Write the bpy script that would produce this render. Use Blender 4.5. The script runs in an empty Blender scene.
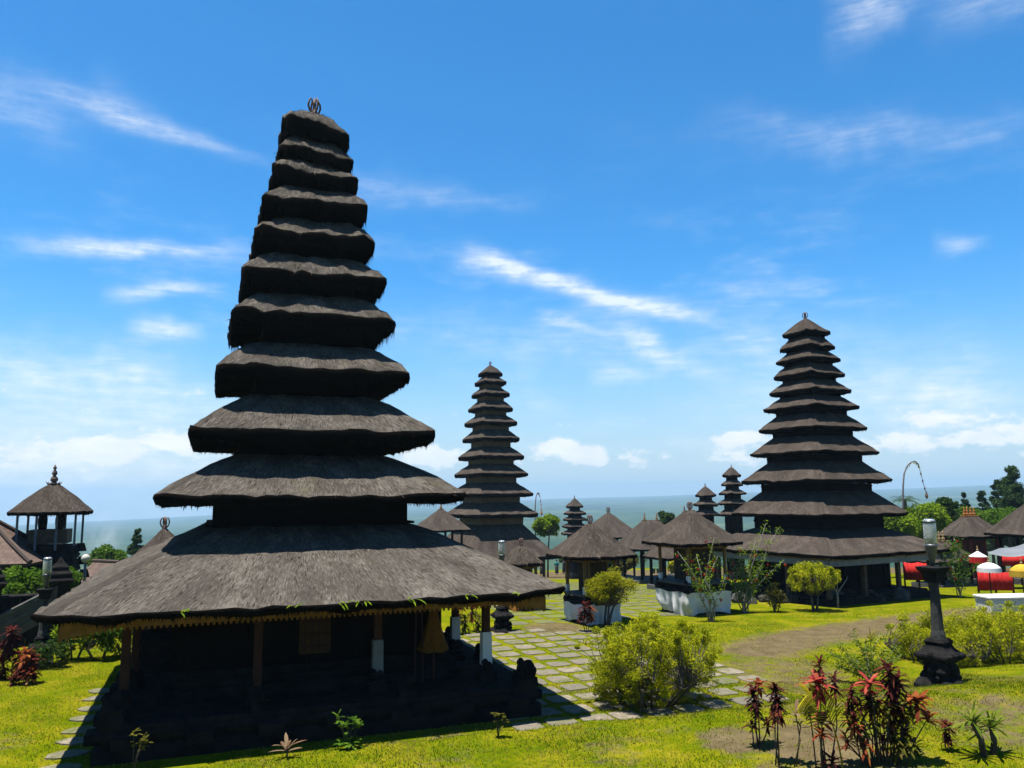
import bpy, math, random
import numpy as np
from mathutils import Vector, Matrix, noise as mnoise

C = bpy.context.scene
COL = C.collection
rad = math.radians

# ------------------------------------------------------------------ camera
EYE = 4.4
PITCH, ROLL, FOC = 7.9, -0.55, 800.0
cd = bpy.data.cameras.new("camera")
cam = bpy.data.objects.new("camera", cd)
COL.objects.link(cam)
cd.sensor_width = 36.0
cd.lens = FOC / 1024 * 36.0
cd.clip_start = 0.1
cd.clip_end = 30000
CAMROT = Matrix.Rotation(rad(90 + PITCH), 3, 'X') @ Matrix.Rotation(rad(ROLL), 3, 'Z')
cam.matrix_world = Matrix.Translation((0, 0, EYE)) @ CAMROT.to_4x4()
C.camera = cam

# ------------------------------------------------------------------ light
SUN_EL, SUN_AZ = 78.5, -112.0          # degrees; azimuth measured from the view direction, + to the right
sdir = Vector((math.sin(rad(SUN_AZ)) * math.cos(rad(SUN_EL)), math.cos(rad(SUN_AZ)) * math.cos(rad(SUN_EL)), math.sin(rad(SUN_EL))))
sl = bpy.data.lights.new("sun", 'SUN')
sl.energy = 5.0
sl.angle = rad(0.5)
sl.color = (1.0, 0.95, 0.87)
so = bpy.data.objects.new("sun", sl)
so.rotation_euler = sdir.to_track_quat('Z', 'Y').to_euler()
so.location = (0, 0, 60)
COL.objects.link(so)
C.view_settings.view_transform = 'Standard'
C.view_settings.look = 'None'
C.view_settings.exposure = 1.6
C.view_settings.gamma = 1.0
C.view_settings.use_curve_mapping = False


def ray(px, py):
    return CAMROT @ Vector(((px - 512) / FOC, -(py - 384) / FOC, -1.0))


def at_y(px, py, y):
    d = ray(px, py)
    return Vector((0, 0, EYE)) + d * (y / d.y)


class Nodes:
    """tiny node-tree helper"""
    def __init__(s, tree):
        s.t = tree
        s.n = tree.nodes
        s.l = tree.links

    def new(s, typ, **kw):
        n = s.n.new(typ)
        for k, v in kw.items():
            setattr(n, k, v)
        return n

    def put(s, sock, v):
        if isinstance(v, bpy.types.NodeSocket):
            s.l.new(v, sock)
        else:
            sock.default_value = v

    def m(s, op, a, b=0.0, c=None, clamp=False):
        n = s.n.new('ShaderNodeMath')
        n.operation = op
        n.use_clamp = clamp
        s.put(n.inputs[0], a)
        s.put(n.inputs[1], b)
        if c is not None:
            s.put(n.inputs[2], c)
        return n.outputs[0]

    def mix(s, f, a, b, blend='MIX'):
        n = s.n.new('ShaderNodeMix')
        n.data_type = 'RGBA'
        n.blend_type = blend
        s.put(n.inputs[0], f)
        for k, v in ((6, a), (7, b)):
            if not isinstance(v, bpy.types.NodeSocket) and len(v) == 3:
                v = (*v, 1)
            s.put(n.inputs[k], v)
        return n.outputs[2]

    def noise(s, vec, scale, detail=4, rough=0.55, out=0, lac=2.0, dist=0.0):
        n = s.n.new('ShaderNodeTexNoise')
        if vec is not None:
            s.l.new(vec, n.inputs['Vector'])
        n.inputs['Scale'].default_value = scale
        n.inputs['Detail'].default_value = detail
        n.inputs['Roughness'].default_value = rough
        n.inputs['Lacunarity'].default_value = lac
        n.inputs['Distortion'].default_value = dist
        return n.outputs[out]

    def ramp(s, f, stops, interp='LINEAR'):
        n = s.n.new('ShaderNodeValToRGB')
        n.color_ramp.interpolation = interp
        e = n.color_ramp.elements
        while len(e) > 1:
            e.remove(e[-1])
        e[0].position, e[0].color = stops[0][0], (*stops[0][1], 1)
        for p, c in stops[1:]:
            k = e.new(p)
            k.color = (*c, 1)
        s.put(n.inputs[0], f)
        return n.outputs[0]

    def xyz(s, x, y, z):
        n = s.n.new('ShaderNodeCombineXYZ')
        for i, v in enumerate((x, y, z)):
            s.put(n.inputs[i], v)
        return n.outputs[0]

    def sep(s, v):
        n = s.n.new('ShaderNodeSeparateXYZ')
        s.l.new(v, n.inputs[0])
        return n.outputs

    def scale(s, v, k):
        n = s.n.new('ShaderNodeVectorMath')
        n.operation = 'MULTIPLY'
        s.l.new(v, n.inputs[0])
        n.inputs[1].default_value = k
        return n.outputs[0]

    def smooth(s, v, lo, hi):
        n = s.n.new('ShaderNodeMapRange')
        n.interpolation_type = 'SMOOTHSTEP'
        s.put(n.inputs[0], v)
        n.inputs[1].default_value = lo
        n.inputs[2].default_value = hi
        return n.outputs[0]


# ------------------------------------------------------------------ sky
SKY_STRENGTH = 0.051
w = bpy.data.worlds.new("World")
C.world = w
w.use_nodes = True
N = Nodes(w.node_tree)
for n in list(N.n):
    N.n.remove(n)
sky = N.new('ShaderNodeTexSky', sky_type='NISHITA')
sky.sun_disc = False
sky.sun_elevation = rad(SUN_EL)
sky.sun_rotation = rad(SUN_AZ)
sky.altitude = 900
sky.air_density = 1.0
sky.dust_density = 0.6
sky.ozone_density = 2.5
hs = N.new('ShaderNodeHueSaturation')
hs.inputs['Hue'].default_value = 0.495
hs.inputs['Saturation'].default_value = 1.12
hs.inputs['Value'].default_value = 1.0
N.l.new(sky.outputs[0], hs.inputs['Color'])
tc = N.new('ShaderNodeTexCoord')
d = N.sep(tc.outputs['Generated'])
AZ = N.m('ARCTAN2', d[0], d[1])
EL = N.m('ARCSINE', d[2])
ae = N.xyz(AZ, EL, 0.0)


def azel(px, py):
    v = ray(px, py).normalized()
    return math.atan2(v.x, v.y), math.asin(v.z)


# wind-drawn cirrus: (x1,y1)-(x2,y2) of each wisp as seen, half width in milliradians, weight
wob = N.m('SUBTRACT', N.noise(ae, 9.0, 3), 0.5)
fib = N.noise(N.scale(ae, (16, 120, 1)), 1.0, 7, 0.66)
total = None
for (x1, y1, x2, y2, hw, wt) in (
        (464, 258, 712, 320, 9, 1.3), (465, 250, 560, 282, 8, .7), (580, 298, 720, 312, 13, .75), (600, 330, 720, 372, 16, .5),
        (40, 84, 270, 164, 9, .6), (90, 85, 170, 125, 14, .25), (10, 246, 245, 250, 8, .8), (60, 243, 180, 250, 8, .55), (130, 330, 205, 334, 11, 1.0),
        (110, 292, 215, 288, 8, .9), (-60, 90, 90, 130, 30, .3), (690, 328, 1010, 342, 30, .2), (590, 379, 660, 376, 10, .8),
        (720, 130, 1080, 128, 18, .28), (830, 20, 930, 0, 20, .6), (935, 248, 990, 240, 10, .5), (300, 175, 520, 205, 14, .3),
        (380, 330, 800, 360, 26, .32), (-60, 395, 330, 405, 40, .55), (-200, 482, 340, 478, 60, .95), (680, 400, 1100, 392, 36, .5), (540, 318, 610, 335, 6, .6),
        (620, 326, 670, 352, 14, .4), (930, 10, 1060, 0, 16, .35), (880, 420, 1040, 412, 20, .4)):
    a1, e1 = azel(x1, y1)
    a2, e2 = azel(x2, y2)
    L = math.hypot(a2 - a1, e2 - e1) / 2
    c_, s_ = (a2 - a1) / 2 / L, (e2 - e1) / 2 / L
    da = N.m('SUBTRACT', AZ, (a1 + a2) / 2)
    de = N.m('SUBTRACT', EL, (e1 + e2) / 2)
    u = N.m('DIVIDE', N.m('ADD', N.m('MULTIPLY', da, c_), N.m('MULTIPLY', de, s_)), L * 1.32)
    v = N.m('ADD', N.m('SUBTRACT', N.m('MULTIPLY', de, c_), N.m('MULTIPLY', da, s_)), N.m('MULTIPLY', wob, hw * .004))
    v = N.m('DIVIDE', v, hw / 1000)
    v = N.m('MULTIPLY', v, N.m('ADD', 1.0, N.m('MULTIPLY', u, .5)))
    v2 = N.m('MULTIPLY', v, v)
    g = N.m('POWER', 2.718, N.m('MULTIPLY', v2, -1.0))
    k = N.m('SUBTRACT', 1.0, N.m('MULTIPLY', u, u), clamp=True)
    k = N.m('MULTIPLY', N.m('MULTIPLY', k, k), N.m('SUBTRACT', 1.0, N.m('MULTIPLY', u, .35)))
    g = N.m('MULTIPLY', N.m('MULTIPLY', g, k), wt)
    total = g if total is None else N.m('ADD', total, g)
veil = N.m('MULTIPLY', N.smooth(N.noise(N.scale(ae, (4.5, 13, 1)), 1.0, 5, .6), .48, .75), N.m('MULTIPLY', N.m('SUBTRACT', 1.0, N.smooth(EL, .12, .5)), .55))
total = N.m('ADD', total, veil)
ctex = N.smooth(N.m('ADD', N.m('MULTIPLY', fib, .6), N.m('MULTIPLY', N.noise(N.scale(ae, (30, 45, 1)), 1.0, 5, .6), .5)), .33, .82)
cirrus = N.m('MULTIPLY', total, N.m('ADD', N.m('MULTIPLY', ctex, 1.0), .24), clamp=True)
# milky air and low cumulus above the horizon
haze_up = N.m('SUBTRACT', 1.0, N.smooth(EL, -0.01, 0.36))
haze_up = N.m('MULTIPLY', N.m('POWER', haze_up, 2.3), .88)
cn = N.noise(N.scale(ae, (22, 36, 1)), 1.0, 8, .6)
puffs = None
for (x, y, rx, ry, wt) in ((105, 446, 52, 16, .30), (40, 456, 40, 12, .14), (185, 440, 30, 13, .18), (440, 457, 34, 14, .28), (560, 452, 45, 15, .28), (628, 458, 40, 12, .16),
                           (740, 438, 26, 9, .26), (742, 458, 34, 12, .2), (940, 420, 60, 11, .2), (905, 440, 60, 10, .2), (1015, 432, 40, 12, .22), (400, 440, 30, 18, .16), (20, 480, 90, 15, .1)):
    a, e = azel(x, y)
    u = N.m('DIVIDE', N.m('SUBTRACT', AZ, a), rx / FOC)
    v = N.m('DIVIDE', N.m('SUBTRACT', EL, e), ry / FOC)
    g = N.m('MULTIPLY', N.m('POWER', 2.718, N.m('MULTIPLY', N.m('ADD', N.m('MULTIPLY', u, u), N.m('MULTIPLY', v, v)), -1.0)), wt)
    puffs = g if puffs is None else N.m('ADD', puffs, g)
low = N.m('SUBTRACT', 1.0, N.smooth(EL, .09, .16))
cum = N.m('MULTIPLY', N.smooth(N.m('ADD', cn, N.m('MULTIPLY', puffs, 1.25)), .635, .775), low)
blue = N.mix(1.0, hs.outputs[0], (.365, 1.0, 1.33), 'MULTIPLY')
col = N.mix(haze_up, blue, (4.55, 4.95, 5.15))
col = N.mix(N.m('MULTIPLY', cirrus, .80), col, (6.6, 7.0, 7.25))
shade = N.mix(N.noise(N.scale(ae, (26, 60, 1)), 1.0, 4), (5.6, 5.9, 6.1), (8.4, 8.3, 8.1))
col = N.mix(N.m('MULTIPLY', cum, .9), col, shade)
bg = N.new('ShaderNodeBackground')
N.l.new(col, bg.inputs[0])
bg.inputs[1].default_value = SKY_STRENGTH
wo = N.new('ShaderNodeOutputWorld')
N.l.new(bg.outputs[0], wo.inputs[0])

# ------------------------------------------------------------------ materials
MATS = {}


def mat(name, rough=0.85, spec=0.3):
    m = bpy.data.materials.new(name)
    m.use_nodes = True
    nd = Nodes(m.node_tree)
    b = m.node_tree.nodes['Principled BSDF']
    b.inputs['Roughness'].default_value = rough
    b.inputs['Specular IOR Level'].default_value = spec
    MATS[name] = m
    return m, nd, b


def bump(nd, b, h, strength=.5, dist=.02):
    n = nd.new('ShaderNodeBump')
    n.inputs['Strength'].default_value = strength
    n.inputs['Distance'].default_value = dist
    nd.l.new(h, n.inputs['Height'])
    nd.l.new(n.outputs[0], b.inputs['Normal'])


ALB = .46


def dim(stops):
    return [(p, tuple(v * ALB for v in c)) for p, c in stops]


def simple(name, c0, c1, scale=4.0, rough=.85, spec=.3, bs=.4, bd=.02, metal=0.0, detail=6):
    k = ALB * 1.35 if 'white' in name else ALB
    c0, c1 = tuple(v * k for v in c0), tuple(v * k for v in c1)
    m, nd, b = mat(name, rough, spec)
    t = nd.new('ShaderNodeTexCoord').outputs['Object']
    f = nd.noise(t, scale, detail, .62)
    nd.l.new(nd.ramp(f, [(.3, c0), (.7, c1)]), b.inputs['Base Color'])
    b.inputs['Metallic'].default_value = metal
    if bs:
        bump(nd, b, nd.noise(t, scale * 3, 6, .6), bs, bd)
    return m


def thatch_mat(name, c0, c1, c2):
    m, nd, b = mat(name, 1.0, .02)
    t = nd.new('ShaderNodeTexCoord')
    uv = t.outputs['UV']
    a = nd.noise(nd.scale(uv, (30, 6.5, 1)), 1.0, 6, .75)
    q = nd.noise(nd.scale(uv, (1.3, 1.0, 1)), 1.0, 4, .6)
    r = nd.noise(nd.scale(uv, (9, 6, 1)), 1.0, 6, .75)
    f = nd.m('ADD', nd.m('MULTIPLY', a, .55), nd.m('ADD', nd.m('MULTIPLY', q, .35), nd.m('MULTIPLY', r, .25)))
    ob = t.outputs['Object']
    cc = nd.ramp(f, dim([(.36, c0), (.57, c1), (.76, c2)]))
    moss = nd.smooth(nd.noise(ob, .9, 6, .7), .60, .74)
    cc = nd.mix(nd.m('MULTIPLY', moss, .35), cc, (.068, .064, .024))
    worn = nd.smooth(nd.noise(nd.scale(uv, (2.2, .6, 1)), 1.0, 5, .7), .55, .72)
    cc = nd.mix(nd.m('MULTIPLY', worn, .45), cc, tuple(v * .30 for v in c1))
    nd.l.new(cc, b.inputs['Base Color'])
    bump(nd, b, nd.m('ADD', a, r), .9, .03)
    return m


THATCH = thatch_mat('black_palm_thatch', (.018, .016, .014), (.120, .105, .089), (.33, .295, .25))
THATCH_B = thatch_mat('brown_palm_thatch', (.022, .017, .014), (.082, .066, .055), (.20, .165, .14))
m, nd, b = mat('roof_straw', .95, .1)
isl = nd.new('ShaderNodeNewGeometry').outputs['Random Per Island']
nd.l.new(nd.ramp(isl, dim([(0, (.03, .024, .018)), (.6, (.115, .092, .07)), (1, (.26, .215, .17))])), b.inputs['Base Color'])
STRAW = m
EDGE = simple('shade_dark_cut_edge', (.004, .0035, .003), (.012, .010, .008), 14, 1.0, .01, .9, .03)  # dark cut fibre ends, blackened further with painted-in eave shade
m, nd, b = mat('shade_dark_fringe', 1.0, .01)
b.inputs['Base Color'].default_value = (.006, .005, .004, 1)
FRAY = m  # rim hairs, with the same eave shade painted into their colour
PALEWOOD = simple('pale_brown_timber', (.09, .062, .036), (.18, .125, .075), 5)
DARKBROWN = simple('dark_brown_panelling', (.055, .038, .024), (.12, .082, .05), 5, .9, .05)
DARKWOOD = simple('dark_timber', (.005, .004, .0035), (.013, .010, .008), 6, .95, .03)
BROWNWOOD = simple('weathered_brown_timber', (.06, .042, .026), (.14, .10, .062), 5)
OCHREWOOD = simple('ochre_painted_timber', (.20, .11, .025), (.34, .20, .05), 6)
REDWOOD = simple('red_brown_painted_post', (.04, .011, .006), (.085, .024, .010), 5)
PALEPOST = simple('blue_grey_painted_post', (.10, .13, .19), (.18, .22, .29), 5)
STONE = simple('black_volcanic_stone', (.008, .008, .009), (.034, .032, .030), 3.2, .95, .04, .9, .04)
STONE_G = simple('grey_lava_stone', (.05, .05, .047), (.15, .145, .13), 4.0, .9, .25, .8, .03)
STONE_D = simple('worn_dark_stone', (.018, .019, .019), (.085, .083, .078), 5.0, .85, .2, .6, .02)
MOSSY = simple('mossy_dark_stone', (.016, .017, .012), (.07, .068, .045), 3.0, .9, .2, .9, .04)
CLOTHW = simple('white_cloth', (.62, .63, .66), (.80, .80, .80), 2.2, .9, .1, .25, .02)
CLOTHG = simple('shade_grey_cloth', (.20, .21, .22), (.34, .35, .36), 2.2, .9, .05, .25, .02)  # pale cloth greyed, shade under the eaves painted into its colour
CLOTHY = simple('yellow_cloth', (.16, .065, .005), (.27, .12, .010), 5, .8, .1, .3, .02)
CLOTHR = simple('red_cloth', (.50, .012, .012), (.66, .025, .02), 2, .8, .15, .3, .02)
FRINGE = simple('gilded_orange_valance', (.20, .085, .006), (.40, .18, .014), 7, .7, .3, .3, .01)
WHITE = simple('white_plaster', (.55, .55, .53), (.78, .78, .75), 2.0, .9, .2, .3, .01)
TILE = None
BIN = simple('green_plastic', (.01, .10, .045), (.02, .16, .07), 3, .5, .4, 0)
TARP = simple('grey_tarpaulin', (.16, .18, .20), (.24, .26, .28), 2, .6, .3, .2, .02)
METAL = simple('lamp_metal', (.10, .11, .115), (.22, .23, .235), 8, .45, .5, .1, .005, .6)
FINIAL = simple('terracotta_finial', (.09, .045, .035), (.24, .15, .125), 8, .8, .3, .5, .01)
GOLD = simple('gilded_finial', (.24, .14, .04), (.42, .28, .10), 8, .6, .4, .4, .01)
ORANGE = simple('orange_finial', (.40, .12, .015), (.58, .22, .03), 8, .7, .3, .3, .01)
BARK = simple('grey_bark', (.05, .042, .032), (.16, .14, .11), 9, .9, .2, .7, .02)
BARKW = simple('pale_bark', (.26, .24, .20), (.48, .45, .40), 9, .9, .2, .5, .01)
BARKG = simple('green_brown_stem', (.07, .07, .03), (.17, .14, .07), 9, .9, .2, .4, .01)
SKIN = simple('brown_skin', (.16, .08, .045), (.22, .11, .065), 8, .6, .3, 0)
HAIR = simple('black_hair', (.01, .009, .008), (.02, .018, .016), 8, .6, .3, 0)
TEAL = simple('teal_shirt', (.02, .16, .15), (.03, .24, .22), 4, .8, .2, 0)
ORANGECLOTH = simple('orange_shirt', (.5, .16, .02), (.62, .22, .03), 4, .8, .2, 0)
DARKCLOTH = simple('dark_sarong', (.02, .018, .02), (.05, .04, .04), 4, .8, .2, 0)

m, nd, b = mat('lamp_glass', .08, .5)
b.inputs['Base Color'].default_value = (.78, .82, .80, 1)
b.inputs['Transmission Weight'].default_value = .85
b.inputs['Roughness'].default_value = .12
GLASS = m
BULB = simple('frosted_bulb', (.55, .52, .42), (.68, .64, .54), 4, .5, .4, 0)

m, nd, b = mat('brown_roof_tile', .85, .3)
t = nd.new('ShaderNodeTexCoord').outputs['UV']
s = nd.sep(t)
br = nd.new('ShaderNodeTexBrick')
nd.l.new(t, br.inputs['Vector'])
br.inputs['Color1'].default_value = (.055, .03, .021, 1)
br.inputs['Color2'].default_value = (.09, .052, .037, 1)
br.inputs['Mortar'].default_value = (.016, .010, .007, 1)
br.inputs['Scale'].default_value = 1.0
br.inputs['Mortar Size'].default_value = .02
br.inputs['Brick Width'].default_value = .22
br.inputs['Row Height'].default_value = .28
nd.l.new(nd.mix(.5, br.outputs[0], nd.ramp(nd.noise(t, 3, 5), [(.3, (.03, .02, .015)), (.7, (.10, .065, .048))])), b.inputs['Base Color'])
bump(nd, b, br.outputs['Fac'], -.6, .03)
TILE = m


def leaf_mat(name, stops, trans=.5, rough=.65, nsc=1.6, nw=.3):
    m, nd, b = mat(name, rough, .04)
    isl = nd.new('ShaderNodeNewGeometry').outputs['Random Per Island']
    t = nd.new('ShaderNodeTexCoord').outputs['Object']
    f = nd.m('ADD', nd.m('MULTIPLY', isl, 1 - nw), nd.m('MULTIPLY', nd.smooth(nd.noise(t, nsc, 5, .65), .32, .68), nw))
    c = nd.ramp(f, dim(stops))
    nd.l.new(c, b.inputs['Base Color'])
    tr = nd.new('ShaderNodeBsdfTranslucent')
    nd.l.new(c, tr.inputs[0])
    mx = nd.new('ShaderNodeMixShader')
    mx.inputs[0].default_value = trans
    nd.l.new(b.outputs[0], mx.inputs[1])
    nd.l.new(tr.outputs[0], mx.inputs[2])
    nd.l.new(mx.outputs[0], m.node_tree.nodes['Material Output'].inputs[0])
    return m


L_YELLOW = leaf_mat('yellow_green_leaves', [(0, (.16, .21, .004)), (.35, (.44, .46, .006)), (.75, (.72, .68, .010)), (1, (.85, .76, .016))])
L_BUSH = leaf_mat('bush_leaves', [(0, (.09, .15, .004)), (.35, (.34, .40, .006)), (.75, (.68, .68, .014)), (1, (.86, .80, .03))], .4, .65, 2.6, .45)
L_SHRUB = leaf_mat('pale_green_leaves', [(0, (.06, .12, .008)), (.5, (.20, .30, .02)), (1, (.42, .46, .06))])
L_LIME = leaf_mat('lime_leaves', [(0, (.20, .25, .008)), (.5, (.44, .45, .012)), (1, (.60, .56, .02))])
L_OLIVE = leaf_mat('olive_leaves', [(0, (.06, .07, .01)), (.5, (.15, .15, .02)), (1, (.26, .23, .04))])
L_GREEN = leaf_mat('green_leaves', [(0, (.035, .09, .008)), (.5, (.10, .22, .015)), (1, (.24, .38, .03))])
L_DARK = leaf_mat('dark_green_leaves', [(0, (.015, .045, .008)), (.5, (.05, .11, .018)), (1, (.12, .19, .03))])
L_CONIFER = leaf_mat('conifer_needles', [(0, (.025, .06, .022)), (.6, (.06, .12, .035)), (1, (.11, .18, .05))], .2)
L_BRIGHT = leaf_mat('bright_green_leaves', [(0, (.09, .18, .006)), (.5, (.24, .40, .012)), (1, (.42, .54, .03))])
L_MAROON = leaf_mat('maroon_leaves', [(0, (.03, .010, .010)), (.45, (.10, .022, .022)), (.75, (.22, .045, .03)), (.9, (.36, .12, .04)), (1, (.22, .20, .03))])
L_CRIMSON = leaf_mat('crimson_leaves', [(0, (.25, .02, .03)), (.5, (.58, .05, .06)), (.85, (.78, .18, .10)), (1, (.8, .42, .16))])
L_RUST = leaf_mat('rust_orange_leaves', [(0, (.16, .03, .014)), (.5, (.42, .09, .03)), (.85, (.66, .24, .06)), (1, (.75, .48, .16))])
L_FROND = leaf_mat('yellow_frond', [(0, (.66, .56, .02)), (1, (.92, .78, .05))])
L_SPIKE = leaf_mat('yellow_green_spikes', [(0, (.10, .18, .015)), (.6, (.26, .34, .03)), (1, (.45, .46, .08))])
L_DRY = leaf_mat('dry_pink_leaves', [(0, (.25, .13, .08)), (1, (.52, .38, .22))])
L_FLOWER = leaf_mat('red_flowers', [(0, (.55, .02, .015)), (1, (.75, .08, .04))])
GRASS = leaf_mat('lawn_blades', [(0, (.04, .12, .005)), (.3, (.11, .21, .006)), (.5, (.24, .28, .010)), (.64, (.40, .36, .03)), (.8, (.46, .35, .09)), (1, (.38, .26, .10))], .3, .6, 1.3, .5)


# ------------------------------------------------------------------ mesh helpers
class MB:
    def __init__(s):
        s.v, s.f, s.uv = [], [], None

    def add(s, v, f):
        o = len(s.v)
        s.v += [tuple(q) for q in v]
        s.f += [tuple(i + o for i in q) for q in f]

    def box(s, c, size, rz=0.0, taper=1.0, jit=0.0, rng=None):
        hx, hy, hz = size[0] / 2, size[1] / 2, size[2] / 2
        ca, sa = math.cos(rz), math.sin(rz)
        vs = []
        for z, k in ((-hz, 1.0), (hz, taper)):
            for x, y in ((-hx, -hy), (hx, -hy), (hx, hy), (-hx, hy)):
                x, y = x * k, y * k
                if jit:
                    x += rng.uniform(-jit, jit)
                    y += rng.uniform(-jit, jit)
                vs.append((c[0] + x * ca - y * sa, c[1] + x * sa + y * ca, c[2] + z + (rng.uniform(-jit, jit) if jit else 0)))
        s.add(vs, [(3, 2, 1, 0), (4, 5, 6, 7), (0, 1, 5, 4), (1, 2, 6, 5), (2, 3, 7, 6), (3, 0, 4, 7)])

    def tube(s, pts, radii, n=7, cap=True):
        pts = [Vector(p) for p in pts]
        if not hasattr(radii, '__len__'):
            radii = [radii] * len(pts)
        vs, fs = [], []
        for i, p in enumerate(pts):
            t = (pts[min(i + 1, len(pts) - 1)] - pts[max(i - 1, 0)])
            t = t.normalized() if t.length > 1e-9 else Vector((0, 0, 1))
            a = t.cross(Vector((0, 1, 0)) if abs(t.y) < .9 else Vector((1, 0, 0))).normalized()
            bb = t.cross(a)
            for k in range(n):
                q = 2 * math.pi * k / n
                vs.append(p + (a * math.cos(q) + bb * math.sin(q)) * radii[i])
        for i in range(len(pts) - 1):
            for k in range(n):
                fs.append((i * n + k, i * n + (k + 1) % n, (i + 1) * n + (k + 1) % n, (i + 1) * n + k))
        if cap:
            fs.append(tuple(range(n - 1, -1, -1)))
            fs.append(tuple((len(pts) - 1) * n + k for k in range(n)))
        s.add(vs, fs)

    def lathe(s, prof, n=12, c=(0, 0, 0), square=False, rz=0.0):
        vs, fs = [], []
        if square:
            n = 4
            rz += math.pi / 4
        for r, z in prof:
            r = r * (math.sqrt(2) if square else 1)
            for k in range(n):
                q = 2 * math.pi * k / n + rz
                vs.append((c[0] + r * math.cos(q), c[1] + r * math.sin(q), c[2] + z))
        for i in range(len(prof) - 1):
            for k in range(n):
                fs.append((i * n + k, i * n + (k + 1) % n, (i + 1) * n + (k + 1) % n, (i + 1) * n + k))
        fs.append(tuple(range(n - 1, -1, -1)))
        fs.append(tuple((len(prof) - 1) * n + k for k in range(n)))
        s.add(vs, fs)

    def blade(s, p, dirv, side, length, width, droop, segs=3):
        """an arched strap leaf: base p, heading dirv, drooping under its weight"""
        vs, fs = [], []
        for i in range(segs + 1):
            t = i / segs
            q = p + dirv * (length * t) + Vector((0, 0, -droop * length * t * t))
            wd = width * (0.35 + 1.3 * t) * (1 - t) ** .6 if t < 1 else 0.002
            wd = max(wd, .003)
            vs += [q - side * wd, q + side * wd]
        for i in range(segs):
            fs.append((2 * i, 2 * i + 1, 2 * i + 3, 2 * i + 2))
        s.add(vs, fs)

    def build(s, name, material, parent=None, smooth=False, bevel=0.0):
        me = bpy.data.meshes.new(name)
        me.from_pydata(s.v, [], s.f)
        if s.uv is not None and len(s.uv) == len(s.v):
            l = me.uv_layers.new(name='UVMap')
            idx = np.zeros(len(me.loops), dtype=np.int32)
            me.loops.foreach_get('vertex_index', idx)
            l.data.foreach_set('uv', np.array(s.uv, dtype=np.float32)[idx].ravel())
        me.update()
        o = bpy.data.objects.new(name, me)
        for q in (material if isinstance(material, (list, tuple)) else [material]):
            me.materials.append(q)
        COL.objects.link(o)
        if parent is not None:
            o.parent = parent
        if smooth:
            me.polygons.foreach_set('use_smooth', [True] * len(me.polygons))
        if bevel:
            bv = o.modifiers.new('bevel', 'BEVEL')
            bv.width = bevel
            bv.segments = 2
            bv.limit_method = 'ANGLE'
        return o


def mesh_np(name, V, Fc, material, parent=None, smooth=False):
    V = np.asarray(V, dtype=np.float32)
    Fc = np.asarray(Fc, dtype=np.int32)
    k = Fc.shape[1]
    me = bpy.data.meshes.new(name)
    me.vertices.add(len(V))
    me.vertices.foreach_set('co', V.ravel())
    me.loops.add(Fc.size)
    me.loops.foreach_set('vertex_index', Fc.ravel())
    me.polygons.add(len(Fc))
    me.polygons.foreach_set('loop_start', np.arange(0, Fc.size, k, dtype=np.int32))
    me.polygons.foreach_set('loop_total', np.full(len(Fc), k, dtype=np.int32))
    if smooth:
        me.polygons.foreach_set('use_smooth', np.ones(len(Fc), dtype=bool))
    me.update(calc_edges=True)
    me.validate()
    me.materials.append(material)
    o = bpy.data.objects.new(name, me)
    COL.objects.link(o)
    if parent is not None:
        o.parent = parent
    return o


def tag(o, label=None, cat=None, group=None, kind=None):
    for k, v in (('label', label), ('category', cat), ('group', group), ('kind', kind)):
        if v:
            o[k] = v
    return o


def empty(name, loc, label, cat, group=None, rz=0.0):
    o = bpy.data.objects.new(name, None)
    o.location = loc
    o.rotation_euler = (0, 0, rz)
    o.empty_display_size = .3
    COL.objects.link(o)
    return tag(o, label, cat, group)


def copy_tree(o, parent=None):
    c = o.copy()
    COL.objects.link(c)
    if parent is not None:
        c.parent = parent
    for ch in [q for q in C.objects if q.parent == o]:
        copy_tree(ch, c)
    return c


# ------------------------------------------------------------------ the ground
YAW = rad(20.5)
EX, EY, ED = 1.15, 14.93, rad(21)


def sstep(a, b_, x):
    t = np.clip((x - a) / (b_ - a), 0, 1)
    return t * t * (3 - 2 * t)


FAR_AZ = np.array([-3.2, -.75, -.55, -.4, -.2, .1, .35, .55, .75, 3.2])
FAR_EL = np.array([-.040, -.036, -.027, -.021, -.013, -.004, .001, .0055, .007, .010])


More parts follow.
